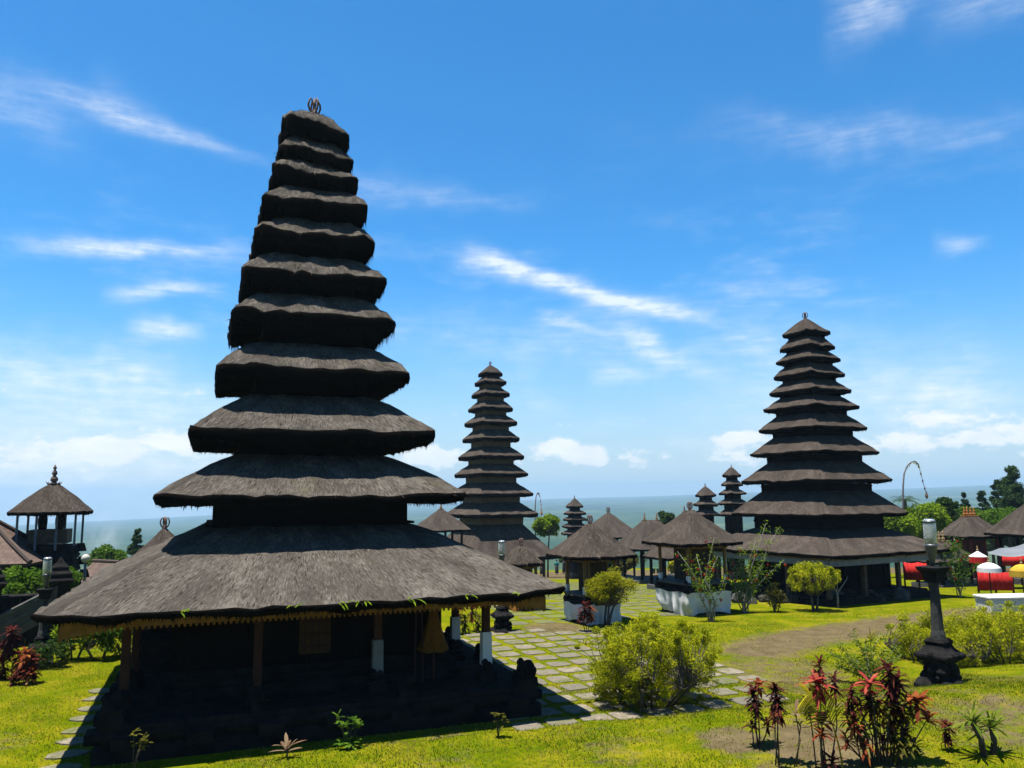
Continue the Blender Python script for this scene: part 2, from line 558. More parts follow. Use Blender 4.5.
def height(x, y):
    x = np.asarray(x, dtype=float)
    y = np.asarray(y, dtype=float)
    r = np.hypot(x, y)
    az = np.arctan2(x, y)
    s = np.where(y < 26, 0.0, 0.0)
    t = np.clip(y - 26, 0, None)
    s = -np.where(t < 14, .0027 * t * t, .0027 * 196 + .0756 * (t - 14))
    s = s + np.where(y > 26, .03 * np.clip(x - 6, 0, 20) * sstep(26, 40, y) * .4, 0)
    dd = -(x - EX) * math.sin(ED) + (y - EY) * math.cos(ED)
    wd = .10 + .32 * np.clip(x - 1.2, 0, 12)
    tl = sstep(-wd, wd * .8, dd + .04 * np.sin(x * 3.1) + .03 * np.sin(x * 7.7))
    lawn = .45 + .042 * np.clip(x - 2, 0, 9) + .02 * np.sin(x * .9 + 1) * np.sin(y * .8) - .02
    h = lawn * (1 - tl) + s * tl
    near = 1 - sstep(2.5, 6.5, r)
    behind = sstep(0, 6, -y)
    k = np.maximum(near, behind)
    h = h * (1 - k) + 2.75 * k
    # the hillside falls away to the wide plain far below
    e = np.interp(az, FAR_AZ, FAR_EL)
    lo = -60.0
    edge = 118 + 10 * np.sin(az * 9)
    a = np.clip((r - edge) / 260, 0, 1)
    hill = h * (1 - a) + lo * a
    b2 = np.clip((r - (edge + 260)) / (7000 - edge - 260), 0, 1)
    far = lo * (1 - b2) + (7000 * np.tan(e) + EYE) * b2
    far = far + 14 * b2 * np.sin(az * 23 + 1.3) * .25
    return np.where(r < edge, h, np.where(r < edge + 260, hill, far))


def hz(x, y):
    return float(height(x, y))


def spot(px, py):
    """where the sight line through a picture point meets the ground"""
    d_ = ray(px, py)
    t = 3.0
    while t < 400:
        p = Vector((0, 0, EYE)) + d_ * t
        if p.z <= hz(p.x, p.y):
            break
        t += .02 + t * .0005
    return Vector((p.x, p.y, hz(p.x, p.y)))


def foot(px, y, row=520):
    """ground point at a given distance under a picture point"""
    x = at_y(px, row, y).x
    return Vector((x, y, hz(x, y)))


def dirt_at(x, y):
    """bare earth: 0 grass .. 1 dirt"""
    v = 0 * x
    pth = [(6.9, 23.4), (8.4, 25.0), (11.5, 27.0), (15.5, 29.3), (21, 32)]
    for (x1, y1), (x2, y2) in zip(pth, pth[1:]):
        L2 = (x2 - x1) ** 2 + (y2 - y1) ** 2
        t = np.clip(((x - x1) * (x2 - x1) + (y - y1) * (y2 - y1)) / L2, 0, 1)
        q = np.hypot(x - x1 - t * (x2 - x1), y - y1 - t * (y2 - y1))
        v = np.maximum(v, .78 - .78 * sstep(.4, 2.2, q))
    for cx, cy, rr, k in ((4.6, 12.9, 1.3, .8), (3.5, 13.4, .9, .7), (5.6, 13.4, .8, .5), (8.6, 14.6, 1.0, .6), (1.3, 27.6, 1.6, .75), (3.2, 26.7, 1.6, .6), (6.5, 19.5, 1.6, .5), (10.2, 17.5, 1.6, .4), (6.6, 20.6, 2.6, .55), (8.0, 13.6, 2.2, .5), (4.7, 12.7, 2.1, .6), (7.4, 17.0, 1.5, .42), (-1.0, 12.7, 1.0, .35), (1.6, 13.2, 1.2, .35), (-9.6, 15.2, 1.2, .4)):
        v = np.maximum(v, k * (1 - sstep(rr * .35, rr, np.hypot(x - cx, (y - cy) * .8))))
    pr = random.Random(17)
    for _ in range(34):                              # scattered dry and worn patches
        cx, cy, rr, k = pr.uniform(-4, 13), pr.uniform(12, 24), pr.uniform(.5, 1.6), pr.uniform(.28, .52)
        v = np.maximum(v, k * (1 - sstep(rr * .2, rr, np.hypot(x - cx, (y - cy) * .9))))
    v = np.maximum(v, sstep(66, 76, y) * (1 - sstep(100, 112, y)) * .9)
    return v


def build_ground():
    rs = np.concatenate([np.linspace(.5, 10, 16), np.arange(10.2, 20.95, .09), np.geomspace(21, 130, 120), np.geomspace(134, 7000, 90)])
    azs = np.concatenate([np.linspace(-math.pi, -.85, 26)[:-1], np.linspace(-.85, .85, 420), np.linspace(.85, math.pi, 26)[1:-1]])
    R_, A_ = np.meshgrid(rs, azs, indexing='ij')
    X, Y = R_ * np.sin(A_), R_ * np.cos(A_)
    Z = height(X, Y)
    V = np.stack([X, Y, Z], -1).reshape(-1, 3)
    nr, na = len(rs), len(azs)
    i, j = np.meshgrid(np.arange(nr - 1), np.arange(na), indexing='ij')
    j2 = (j + 1) % na
    Fc = np.stack([i * na + j, i * na + j2, (i + 1) * na + j2, (i + 1) * na + j], -1).reshape(-1, 4)[:, ::-1]
    m, nd, b = mat('ground', 1.0, .0)
    pos = nd.new('ShaderNodeNewGeometry').outputs['Position']
    p = nd.sep(pos)
    at = nd.new('ShaderNodeAttribute', attribute_name='dirt').outputs['Fac']
    n1 = nd.noise(pos, 1.1, 6, .65)
    n2 = nd.noise(pos, 9, 5, .7)
    g = nd.ramp(nd.m('ADD', nd.m('MULTIPLY', n1, .65), nd.m('MULTIPLY', n2, .4)), dim([(.34, (.065, .125, .002)), (.5, (.15, .18, .003)), (.62, (.26, .235, .010)), (.76, (.30, .23, .06))]))
    e = nd.ramp(nd.m('ADD', nd.m('MULTIPLY', nd.noise(pos, 2.5, 6), .6), nd.m('MULTIPLY', n2, .4)), dim([(.3, (.09, .068, .036)), (.55, (.175, .135, .072)), (.75, (.25, .195, .105))]))
    fz = nd.smooth(nd.m('ADD', at, nd.m('MULTIPLY', nd.m('SUBTRACT', nd.noise(pos, 3.2, 6, .7), .5), 1.5)), .25, .72)
    near = nd.mix(fz, g, e)
    # forest and fields of the far plain
    pf = nd.scale(pos, (.0045, .0022, .0))
    vor = nd.noise(pf, 1.0, 8, .7)
    far = nd.ramp(vor, [(.3, (.006, .016, .008)), (.48, (.015, .034, .013)), (.6, (.04, .06, .025)), (.72, (.10, .10, .05))])
    rr = nd.new('ShaderNodeVectorMath', operation='LENGTH')
    nd.l.new(pos, rr.inputs[0])
    c = nd.mix(nd.smooth(rr.outputs['Value'], 115, 135), near, far)
    nd.l.new(c, b.inputs['Base Color'])
    bump(nd, b, nd.m('ADD', n2, nd.noise(pos, 30, 3)), .6, .04)
    o = mesh_np('ground', V, Fc, m, smooth=True)
    a = o.data.attributes.new('dirt', 'FLOAT', 'POINT')
    a.data.foreach_set('value', dirt_at(V[:, 0], V[:, 1]).astype(np.float32))
    return tag(o, 'sloping lawns, bare paths and the wooded plain far below', 'ground', kind='structure')


build_ground()

# paving: slabs with grass joints, set square to the temple axes
rng = random.Random(5)
PU, PV = Vector((math.cos(YAW), math.sin(YAW))), Vector((-math.sin(YAW), math.cos(YAW)))
PAVERS = []


def slabs(name, material, origin, us, vs, pu, pv, su, sv, keep, lift=.018, label='', jit=.03):
    mb = MB()
    for i in us:
        for j in vs:
            q = Vector(origin) + PU * (i * pu) + PV * (j * pv)
            if not keep(q.x, q.y, i, j):
                continue
            dz = hz(q.x, q.y)
            a = YAW + rng.gauss(0, .025)
            u, v = Vector((math.cos(a), math.sin(a))), Vector((-math.sin(a), math.cos(a)))
            q = q + Vector((rng.gauss(0, jit * .7), rng.gauss(0, jit * .7)))
            hx, hy = su / 2 * rng.uniform(.9, 1.05), sv / 2 * rng.uniform(.9, 1.05)
            top, bot = [], []
            for sx, sy in ((-1, -.75), (-.75, -1), (.75, -1), (1, -.75), (1, .75), (.75, 1), (-.75, 1), (-1, .75)):
                k = 1 + rng.uniform(-.05, .03)
                P = q + u * (sx * hx * k) + v * (sy * hy * k)
                zz = hz(P.x, P.y)
                tl = rng.uniform(-.004, .006)
                top.append((P.x, P.y, zz + lift + tl))
                P2 = q + u * (sx * hx * k * 1.03) + v * (sy * hy * k * 1.03)
                bot.append((P2.x, P2.y, hz(P2.x, P2.y) - .03))
            mb.add(top + bot, [tuple(range(8))] + [(k, k + 8, (k + 1) % 8 + 8, (k + 1) % 8) for k in range(8)])
            PAVERS.append((q.x, q.y, su * .5, sv * .5))
    return tag(mb.build(name, material), label, 'paving', kind='structure')


m, nd, b = mat('paving_stone', .92, .2)
pos = nd.new('ShaderNodeNewGeometry').outputs['Position']
isl = nd.new('ShaderNodeNewGeometry').outputs['Random Per Island']
c = nd.ramp(nd.noise(pos, 7, 7, .7), dim([(.3, (.14, .115, .085)), (.55, (.32, .27, .20)), (.75, (.46, .39, .30))]))
c = nd.mix(nd.m('MULTIPLY', isl, .7), c, (.057, .054, .04))
nd.l.new(nd.mix(nd.smooth(nd.noise(pos, 1.7, 5, .7), .46, .66), c, (.06, .068, .016)), b.inputs['Base Color'])
bump(nd, b, nd.noise(pos, 22, 5, .7), .7, .02)
PAVE = m
m, nd, b = mat('overgrown_paving_stone', .95, .1)
pos = nd.new('ShaderNodeNewGeometry').outputs['Position']
c = nd.ramp(nd.noise(pos, 5, 6, .7), dim([(.3, (.10, .10, .06)), (.7, (.20, .19, .12))]))
nd.l.new(nd.mix(nd.smooth(nd.noise(pos, .9, 5, .7), .42, .62), c, (.085, .10, .009)), b.inputs['Base Color'])
PAVE_OLD = m


def in_paving(x, y, i, j):
    dd = -(x - EX) * math.sin(ED) + (y - EY) * math.cos(ED)
    return dd > .32 + .32 * max(0, x - 1.2) * .5 and y < 27.2 - .12 * abs(x - 1) and not (x > 5.9) and not (x > 3.6 and y > 22.5)


slabs('paved_path', PAVE, (.62, 17.1), range(-1, 9), range(-4, 14), .71, .84, .58, .60, in_paving, label='worn grey slabs with grass joints beside the big pagoda')
slabs('paved_court', PAVE_OLD, (1.0, 29.0), range(-2, 16), range(0, 40), 1.0, 1.15, .78, .86,
      lambda x, y, i, j: 28.4 < y < 64 and x > -1 - (y - 30) * .05 and x < 8 + (y - 30) * .2 and rng.random() < .93, lift=.012, label='overgrown slabs crossing the far court')
# stepping stones left of the pagoda
mbs = MB()
for (px, py) in ((104, 691), (100, 699), (95, 709), (88, 719), (82, 731), (76, 742), (68, 755), (60, 770)):
    q = spot(px, py)
    a = YAW + rng.gauss(0, .1)
    top, bot = [], []
    for k in range(9):
        t = 2 * math.pi * k / 9
        rx, ry = .36 * rng.uniform(.85, 1.1), .24 * rng.uniform(.85, 1.1)
        x, y = rx * math.cos(t), ry * math.sin(t)
        x, y = q.x + x * math.cos(a) - y * math.sin(a), q.y + x * math.sin(a) + y * math.cos(a)
        top.append((x, y, hz(x, y) + .025))
        bot.append((x, y, hz(x, y) - .03))
    mbs.add(top + bot, [tuple(range(9))] + [(k, k + 9, (k + 1) % 9 + 9, (k + 1) % 9) for k in range(9)])
    PAVERS.append((q.x, q.y, .3, .22))
tag(mbs.build('stepping_stone_path', PAVE), 'flat stepping stones in the grass left of the big pagoda', 'path', kind='structure')


# grass blades
def build_grass():
    g = np.random.default_rng(3)

    def scatter(n, x0, x1, y0, y1):
        x, y = g.uniform(x0, x1, n), g.uniform(y0, y1, n)
        return x, y
    xs, ys = [], []
    for n, box in ((190000, (-5, 10.5, 11.2, 19.5)), (70000, (-14.5, -6.0, 13, 25)), (42000, (0, 9, 17, 28)), (42000, (5, 20, 19, 32))):
        x, y = scatter(n, *box)
        xs.append(x)
        ys.append(y)
    x, y = np.concatenate(xs), np.concatenate(ys)
    keep = np.abs(np.arctan2(x, y)) < .70
    # under the pagoda platform
    lx = (x + 5.01) * math.cos(YAW) + (y - 19.34) * math.sin(YAW)
    ly = -(x + 5.01) * math.sin(YAW) + (y - 19.34) * math.cos(YAW)
    keep &= ~((lx > -3.8) & (lx < 4.3) & (np.abs(ly) < 4.3))
    dens = 1 - .93 * sstep(.25, .75, dirt_at(x, y) + .25 * g.normal(size=len(x)) * .5 + .22 * (np.sin(x * 2.3 + y) * np.sin(y * 2.9 - x)))
    patch = .62 + .38 * np.sin(x * 1.1 + 2 * np.sin(y * .6)) * np.sin(y * 1.4 + 1.5 * np.sin(x * .8))
    keep &= g.uniform(size=len(x)) < dens * (.45 + .55 * patch)
    x, y = x[keep], y[keep]
    pa = np.array(PAVERS)
    pa = pa[pa[:, 1] < 30]
    lu = (x[:, None] - pa[None, :, 0]) * math.cos(YAW) + (y[:, None] - pa[None, :, 1]) * math.sin(YAW)
    lv = -(x[:, None] - pa[None, :, 0]) * math.sin(YAW) + (y[:, None] - pa[None, :, 1]) * math.cos(YAW)
    on = ((np.abs(lu) < pa[None, :, 2] * (.62 + .4 * np.abs(np.sin(x * 3.7 + y * 5.1)))[:, None]) & (np.abs(lv) < pa[None, :, 3] * (.62 + .4 * np.abs(np.sin(y * 4.3 - x * 2.9)))[:, None])).any(1)
    x, y = x[~on], y[~on]
    n = len(x)
    z = height(x, y)
    a = g.uniform(0, 2 * math.pi, n)
    hgt = g.uniform(.014, .046, n) * (1 + 1.0 * (g.uniform(size=n) < .04)) * (.7 + .6 * np.clip(np.sin(x * 1.7 + np.sin(y * 2.1)) * np.sin(y * 1.9 + x * .6), -1, 1) * .5 + .15)
    wd = g.uniform(.005, .012, n)
    lean = g.uniform(.2, 1.1, n) * hgt
    b_ = g.uniform(0, 2 * math.pi, n)
    V = np.empty((n, 3, 3))
    V[:, 0] = np.stack([x - wd * np.cos(a), y - wd * np.sin(a), z - .01], -1)
    V[:, 1] = np.stack([x + wd * np.cos(a), y + wd * np.sin(a), z - .01], -1)
    V[:, 2] = np.stack([x + lean * np.cos(b_), y + lean * np.sin(b_), z + hgt], -1)
    o = mesh_np('lawn_grass', V.reshape(-1, 3), np.arange(3 * n).reshape(-1, 3), GRASS)
    tag(o, 'short patchy yellow green grass growing on the lawns', 'grass', kind='stuff')


build_grass()


# ------------------------------------------------------------------ thatch roofs
def rounded_square(n, rr):
    """n points on a square of half width 1 with corner radius rr, and their perimeter positions"""
    pts = []
    st = 1 - rr
    seglen = 2 * st
    arc = math.pi / 2 * rr
    per = 4 * (seglen + arc)
    for i in range(n):
        q = (i / n) * per
        k = int(q // (seglen + arc))
        t = q - k * (seglen + arc)
        if t < seglen:
            x, y = -st + t, -1.0
        else:
            a = (t - seglen) / rr
            x, y = st + rr * math.sin(a), -st - rr * math.cos(a)
        for _ in range(k):
            x, y = -y, x
        pts.append((x, y))
    return pts


def thatch(mb, wx, wy, tx, ty, z0, zt, rim, ix, iy, seed=0, n=64, steps=6, rr=.12, prof=1.2, amp=.03, straw=0, hair=0, upsweep=.03, strawmb=None, tilt=(0, 0), hairlen=.12, strawlen=.16):
    rg = random.Random(seed)
    qs = rounded_square(n, rr)
    rings = [(ix / 2, iy / 2, z0 - rim * .55, 0), (wx / 2 * .93, wy / 2 * .93, z0 - rim * 1.0, .7), (wx / 2 * .985, wy / 2 * .985, z0 - rim * .95, 1), (wx / 2, wy / 2, z0 - rim * .5, 1), (wx / 2 * .995, wy / 2 * .995, z0 - rim * .12, 1)]
    for k in range(steps + 1):
        t = k / steps
        f = 1 - (1 - t) ** prof
        e = .99 - .012 * (1 - t)
        rings.append((wx / 2 * e * (1 - t) + tx / 2 * t, wy / 2 * e * (1 - t) + ty / 2 * t, z0 + (zt - z0) * f, 1 - t * .5))
    V, UV = [], []
    vv = 0
    prev = None
    off = seed * 7.31
    for k, (ax, ay, z, am) in enumerate(rings):
        if prev:
            vv += math.hypot(ax - prev[0], z - prev[2])
        prev = (ax, ay, z)
        for i, (x, y) in enumerate(qs):
            X, Y = x * ax, y * ay
            corner = (min(abs(x), abs(y)) ** 4)
            nn = mnoise.noise(Vector((X * 2.2 + off, Y * 2.2, z * 1.5)))
            n2 = mnoise.noise(Vector((X * 9 + off, Y * 9, z * 4)))
            dz = (nn * 1.3 + n2 * .8) * amp * am
            if k in (1, 2):
                dz += n2 * amp * 1.2
            if k >= 1:
                dz += upsweep * corner * (1 - max(0, (k - 4)) / (steps + 2))
            sc = 1 + (nn * .5 + n2 * .4) * amp * am / max(ax, .2)
            X, Y = X * sc, Y * sc
            V.append((X, Y, z + dz + X * tilt[0] + Y * tilt[1]))
            UV.append((i / n * 8 * wx / 2, vv))
    Fc = []
    for k in range(len(rings) - 1):
        for i in range(n):
            Fc.append((k * n + i, k * n + (i + 1) % n, (k + 1) * n + (i + 1) % n, (k + 1) * n + i))
    if min(tx, ty) < .5 or True:
        Fc.append(tuple((len(rings) - 1) * n + i for i in range(n)))
    base = len(mb.v)
    if mb.uv is None:
        mb.uv = []
    mb.add(V, Fc)
    mb.uv += UV
    sm = strawmb
    if sm is not None:
        k0 = 5
        for _ in range(straw):       # loose strands lying down the slope
            k = k0 + int(rg.random() * steps * .999)
            i = rg.randrange(n)
            fr, fk = rg.random(), rg.random()
            a0, a1 = Vector(V[k * n + i]), Vector(V[k * n + (i + 1) % n])
            b0, b1 = Vector(V[(k + 1) * n + i]), Vector(V[(k + 1) * n + (i + 1) % n])
            p0, p1 = a0.lerp(a1, fr), b0.lerp(b1, fr)
            p = p0.lerp(p1, fk)
            dn = (p0 - p1)
            if dn.length < 1e-4:
                continue
            dn.normalize()
            sd = (a1 - a0)
            if sd.length < 1e-4:
                continue
            sd.normalize()
            nrm = sd.cross(-dn)
            nrm.normalize()
            L = strawlen * rg.uniform(.5, 1.3)
            dn = (dn + sd * rg.gauss(0, .14) + nrm * rg.uniform(.02, .16)).normalized()
            wdt = rg.uniform(.006, .012)
            p = p + nrm * .004
            sm.add([p - sd * wdt, p + sd * wdt, p + dn * L], [(0, 1, 2)])
        sm.nstraw = len(sm.f)
        for _ in range(hair):        # ragged fringe under the rim
            i = rg.randrange(n)
            fr = rg.random()
            k = rg.choice((1, 2, 2, 2, 3))
            p = Vector(V[k * n + i]).lerp(Vector(V[k * n + (i + 1) % n]), fr)
            sd = (Vector(V[k * n + (i + 1) % n]) - Vector(V[k * n + i]))
            if sd.length < 1e-4:
                continue
            sd.normalize()
            out = Vector((sd.y, -sd.x, 0))
            L = hairlen * rg.uniform(.2, .8) * (2.2 if rg.random() < .03 else 1)
            wdt = rg.uniform(.008, .022)
            sm.add([p - sd * wdt + Vector((0, 0, .03)), p + sd * wdt + Vector((0, 0, .03)), p + Vector((0, 0, -L)) + out * rg.uniform(-.3, .12) * L + sd * rg.gauss(0, .2) * L], [(0, 1, 2)])
    return V


def roof_part(parent, name='roof', material=None, straw=0, hair=0, **kw):
    mb = MB()
    sm = MB() if (straw or hair) else None
    thatch(mb, straw=straw, hair=hair, strawmb=sm, **kw)
    o = None
    if sm is not None and sm.v:
        nv = len(mb.v)
        nf = len(mb.f)
        mb.add(sm.v, sm.f)
        mb.uv += [(0, 0)] * len(sm.v)
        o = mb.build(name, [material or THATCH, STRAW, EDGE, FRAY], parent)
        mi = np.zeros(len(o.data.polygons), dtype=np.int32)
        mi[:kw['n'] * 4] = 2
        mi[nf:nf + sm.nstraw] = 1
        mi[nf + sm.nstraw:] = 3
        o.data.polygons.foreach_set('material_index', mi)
        sm_ = np.ones(len(o.data.polygons), dtype=bool)
        o.data.polygons.foreach_set('use_smooth', sm_)
    else:
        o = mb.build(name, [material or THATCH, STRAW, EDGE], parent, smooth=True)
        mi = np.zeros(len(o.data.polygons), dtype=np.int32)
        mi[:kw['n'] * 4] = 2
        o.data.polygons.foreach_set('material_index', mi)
    return o


def crown_finial(parent, z, h, material=FINIAL, x=0, y=0):
    """terracotta roof crown: stepped foot and four curled arms round a bud"""
    mb = MB()
    mb.lathe([(.22 * h, -.15 * h), (.24 * h, 0), (.16 * h, .08 * h), (.2 * h, .16 * h), (.12 * h, .24 * h), (.07 * h, .5 * h), (.1 * h, .62 * h), (.03 * h, .95 * h)], 10, (x, y, z))
    for k in range(4):
        a = k * math.pi / 2 + .4
        c_, s_ = math.cos(a), math.sin(a)
        pts = []
        for r, zz in ((.12, .15), (.26, .3), (.33, .5), (.30, .72), (.2, .9), (.12, .84), (.16, .72)):
            pts.append((x + c_ * r * h, y + s_ * r * h, z + zz * h))
        mb.tube(pts, [.05 * h, .05 * h, .05 * h, .048 * h, .04 * h, .035 * h, .02 * h], 6)
    return mb.build('finial', material, parent, smooth=True)


def spire_finial(parent, z, h, material=FINIAL, x=0, y=0):
    mb = MB()
    mb.lathe([(.2 * h, -.1 * h), (.22 * h, .0), (.30 * h, .04 * h), (.1 * h, .12 * h), (.18 * h, .22 * h), (.16 * h, .34 * h), (.07 * h, .44 * h), (.13 * h, .55 * h), (.1 * h, .66 * h), (.04 * h, .74 * h), (.09 * h, .82 * h), (.06 * h, .9 * h), (.015 * h, 1.0 * h)], 10, (x, y, z))
    for k in range(4):
        a = k * math.pi / 2 + math.pi / 4
        c_, s_ = math.cos(a), math.sin(a)
        mb.tube([(x + c_ * .15 * h, y + s_ * .15 * h, z + .02 * h), (x + c_ * .34 * h, y + s_ * .34 * h, z + .05 * h), (x + c_ * .42 * h, y + s_ * .42 * h, z + .16 * h)], [.05 * h, .04 * h, .012 * h], 5)
    return mb.build('finial', material, parent, smooth=True)


def carved_block(mb, c, s, seed, rz=0.0):
    """a lumpy carved stone on a small foot"""
    rg = random.Random(seed)
    mb.box((c[0], c[1], c[2] + s * .18), (s * .95, s * .95, s * .36), rz, .9)
    mb.box((c[0], c[1], c[2] + s * .46), (s * .7, s * .7, s * .2), rz, 1.15)
    for k in range(7):
        r = s * rg.uniform(.16, .27)
        q = (c[0] + rg.uniform(-.25, .25) * s, c[1] + rg.uniform(-.25, .25) * s, c[2] + s * rg.uniform(.6, .95))
        mb.lathe([(r * .5, -r), (r, -.2 * r), (r * .85, .4 * r), (r * .3, r)], 7, q, rz=rg.random())


def fringe_strip(mb, half, z, drop, pend, corner, step=.16, thick=.02):
    """carved valance all round under the eave, pendants along its foot, deeper at the corners"""
    n = int(2 * half / step)
    for side in range(4):
        for i in range(n):
            a = -half + (i + .5) * 2 * half / n
            t = abs(a) / half
            dd = drop + (corner * max(0, (t - .80) / .20) if corner else 0)
            hw = half / n
            top, bot = z, z - dd
            pts = [(a - hw, top), (a + hw, top), (a + hw, bot), (a + hw * .45, bot), (a + hw * .45, bot - pend), (a, bot - pend * 1.5), (a - hw * .45, bot - pend), (a - hw * .45, bot), (a - hw, bot)]
            vs = []
            for dy in (0, thick):
                for (p, q) in pts:
                    x, y = p, -half + dy
                    for _ in range(side):
                        x, y = -y, x
                    vs.append((x, y, q))
            k = len(pts)
            mb.add(vs, [tuple(range(k))[::-1], tuple(range(k, 2 * k))] + [(j, (j + 1) % k, (j + 1) % k + k, j + k) for j in range(k)])


# ------------------------------------------------------------------ the big pagoda
S = 1.158
T_MAIN = [(8.3, 2.77, 1.10, .15, 3.75), (5.42, 4.45, .74, .20, 2.85), (4.47, 5.64, .73, .26, 2.3), (3.65, 6.86, .56, .26, 2.05), (3.17, 7.96, .50, .24, 1.75), (2.82, 8.83, .48, .24, 1.5),
          (2.42, 9.69, .44, .24, 1.25), (2.15, 10.45, .40, .24, 1.1), (1.78, 11.14, .34, .22, .9), (1.54, 11.65, .34, .22, .85), (1.42, 12.28, .42, .30, .4)]
T_MAIN = [(a * S, (b_ - .6) * S, c_ * S, d_ * S, e_ * S) for a, b_, c_, d_, e_ in T_MAIN]


def big_pagoda():
    X, Y = -4.317 * S, 16.7 * S
    root = empty('thatched_pagoda', (X, Y, 0), 'tallest eleven-roofed black thatch pagoda in front, on a dark stone platform with an orange valance', 'pagoda', 'thatched pagodas', YAW)
    rg = random.Random(11)
    PL, PR_, PF = 3.72, 4.22, 4.22              # platform reach to the left, right, front and back
    cx, sx_ = (PR_ - PL) / 2, PL + PR_
    mb = MB()
    mb.box((cx, 0, .10), (sx_ + .16, 2 * PF + .16, .30), 0)
    mb.box((cx, 0, .30), (sx_ - .10, 2 * PF - .10, .12), 0)
    mb.box((cx, 0, .42), (sx_ + .10, 2 * PF + .10, .12), 0)
    mb.box((cx, 0, .535), (sx_, 2 * PF, .11), 0)
    for k in range(-3, 4):                      # projecting pilaster blocks on every face
        for sd in (-1, 1):
            mb.box((cx + k * 1.18, sd * (PF + .03), .335), (.42, .42, .19), 0, 1.0)
            mb.box((cx + sd * (sx_ / 2 + .03), k * 1.25, .335), (.42, .42, .19), 0, 1.0)
    mb.build('platform', STONE, root, bevel=.02)
    mb = MB()
    mb.box((.1, 0, .70), (6.0, 6.0, .22), 0)
    mb.box((.1, 0, .88), (5.7, 5.7, .14), 0)
    mb.box((.1, 0, 1.02), (5.5, 5.5, .14), 0)
    mb.build('step', STONE, root, bevel=.02)
    for sx, sy in ((-1, -1), (1, -1), (1, 1), (-1, 1)):
        mb2 = MB()
        carved_block(mb2, (cx + sx * (sx_ / 2 - .18), sy * (PF - .18), .58), .46, sx * 3 + sy)
        mb2.build('corner_ornament', STONE, root)
    for sd in (-1, 1):
        for k in (-1.35, 1.35):
            mb2 = MB()
            carved_block(mb2, (cx + k, sd * (PF - .2), .58), .36, sd * 5 + int(k * 2))
            mb2.build('edge_ornament', STONE, root)
            mb2 = MB()
            carved_block(mb2, (cx + sd * (sx_ / 2 - .2), k, .58), .36, sd * 7 + int(k * 3))
            mb2.build('edge_ornament', STONE, root)
    # posts with a stone foot, the front ones wrapped in white cloth
    H0 = .59
    pp = 3.42
    ztop = T_MAIN[0][1] - .12
    for i in range(4):
        for j in range(4):
            if 0 < i < 3 and 0 < j < 3:
                continue
            x, y = -pp + i * 2 * pp / 3, -pp + j * 2 * pp / 3
            mb = MB()
            mb.box((x, y, (H0 + .3 + ztop) / 2), (.15, .15, ztop - H0 - .3), 0)
            mb.box((x, y, ztop - .12), (.22, .22, .08), 0)
            p = mb.build('post', REDWOOD, root, bevel=.01)
            mb = MB()
            carved_block(mb, (x, y, H0 - .02), .42, i * 7 + j)
            mb.build('post_base', STONE, p)
            if (i, j) in ((3, 0), (2, 0), (3, 1), (3, 2), (3, 3)):
                mb = MB()
                mb.lathe([(.105, H0 + .32), (.10, H0 + .6), (.098, H0 + .95), (.09, H0 + .98)], 4, (x, y, 0), square=True)
                mb.build('cloth_wrap', CLOTHW if i == 3 else CLOTHG, p)  # inner front wrap has its porch shade in the colour
    # inner sanctum
    mb = MB()
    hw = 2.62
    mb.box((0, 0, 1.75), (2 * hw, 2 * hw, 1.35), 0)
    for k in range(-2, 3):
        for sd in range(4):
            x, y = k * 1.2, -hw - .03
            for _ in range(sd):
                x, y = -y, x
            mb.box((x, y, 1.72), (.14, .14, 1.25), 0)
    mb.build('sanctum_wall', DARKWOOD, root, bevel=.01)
    mb = MB()
    mb.box((-3.0, 1.7, .9), (.8, 3.2, .7), 0)
    mb.box((-3.0, 1.7, 1.3), (.95, 3.4, .12), 0)
    mb.box((-3.0, 1.9, 1.75), (.6, 2.6, .8), 0)
    mb.build('side_altar', STONE, root, bevel=.02)
    mb = MB()
    mb.box((.0, -hw - .08, 1.66), (.62, .07, .8), 0)
    dr = mb.build('carved_door', simple('dim_gilded_door', (.06, .026, .003), (.12, .055, .006), 7), root, bevel=.01)
    mb = MB()
    for k in range(4):
        mb.box((-.21 + k * .14, -hw - .13, 1.66), (.04, .04, .7), 0)
    for k in range(3):
        mb.box((0, -hw - .145, 1.42 + k * .24), (.54, .03, .05), 0)
    mb.build('door_lattice', REDWOOD, dr)
    # eave beam and valance
    e = T_MAIN[0][0] / 2 - .42
    zb = T_MAIN[0][1] - T_MAIN[0][3]
    mb = MB()
    for sd in range(4):
        x, y = 0, -pp
        sx, sy = 2 * pp + .3, .16
        for _ in range(sd):
            x, y, sx, sy = -y, x, sy, sx
        mb.box((x, y, zb - .04 + .002 * sd), (sx, sy, .14), 0)
    for k in range(-18, 19):
        for sd in range(4):
            x, y = k * .22, -e - .02 + .42
            sx, sy = .06, .9
            for _ in range(sd):
                x, y, sx, sy = -y, x, sy, sx
            mb.box((x, y, zb + .075), (sx, sy, .07), 0)
    mb.build('eave_beam', BROWNWOOD, root)
    mb = MB()
    fringe_strip(mb, e, zb + .01, .12, .035, .14, .095)
    mb.build('valance', FRINGE, root)
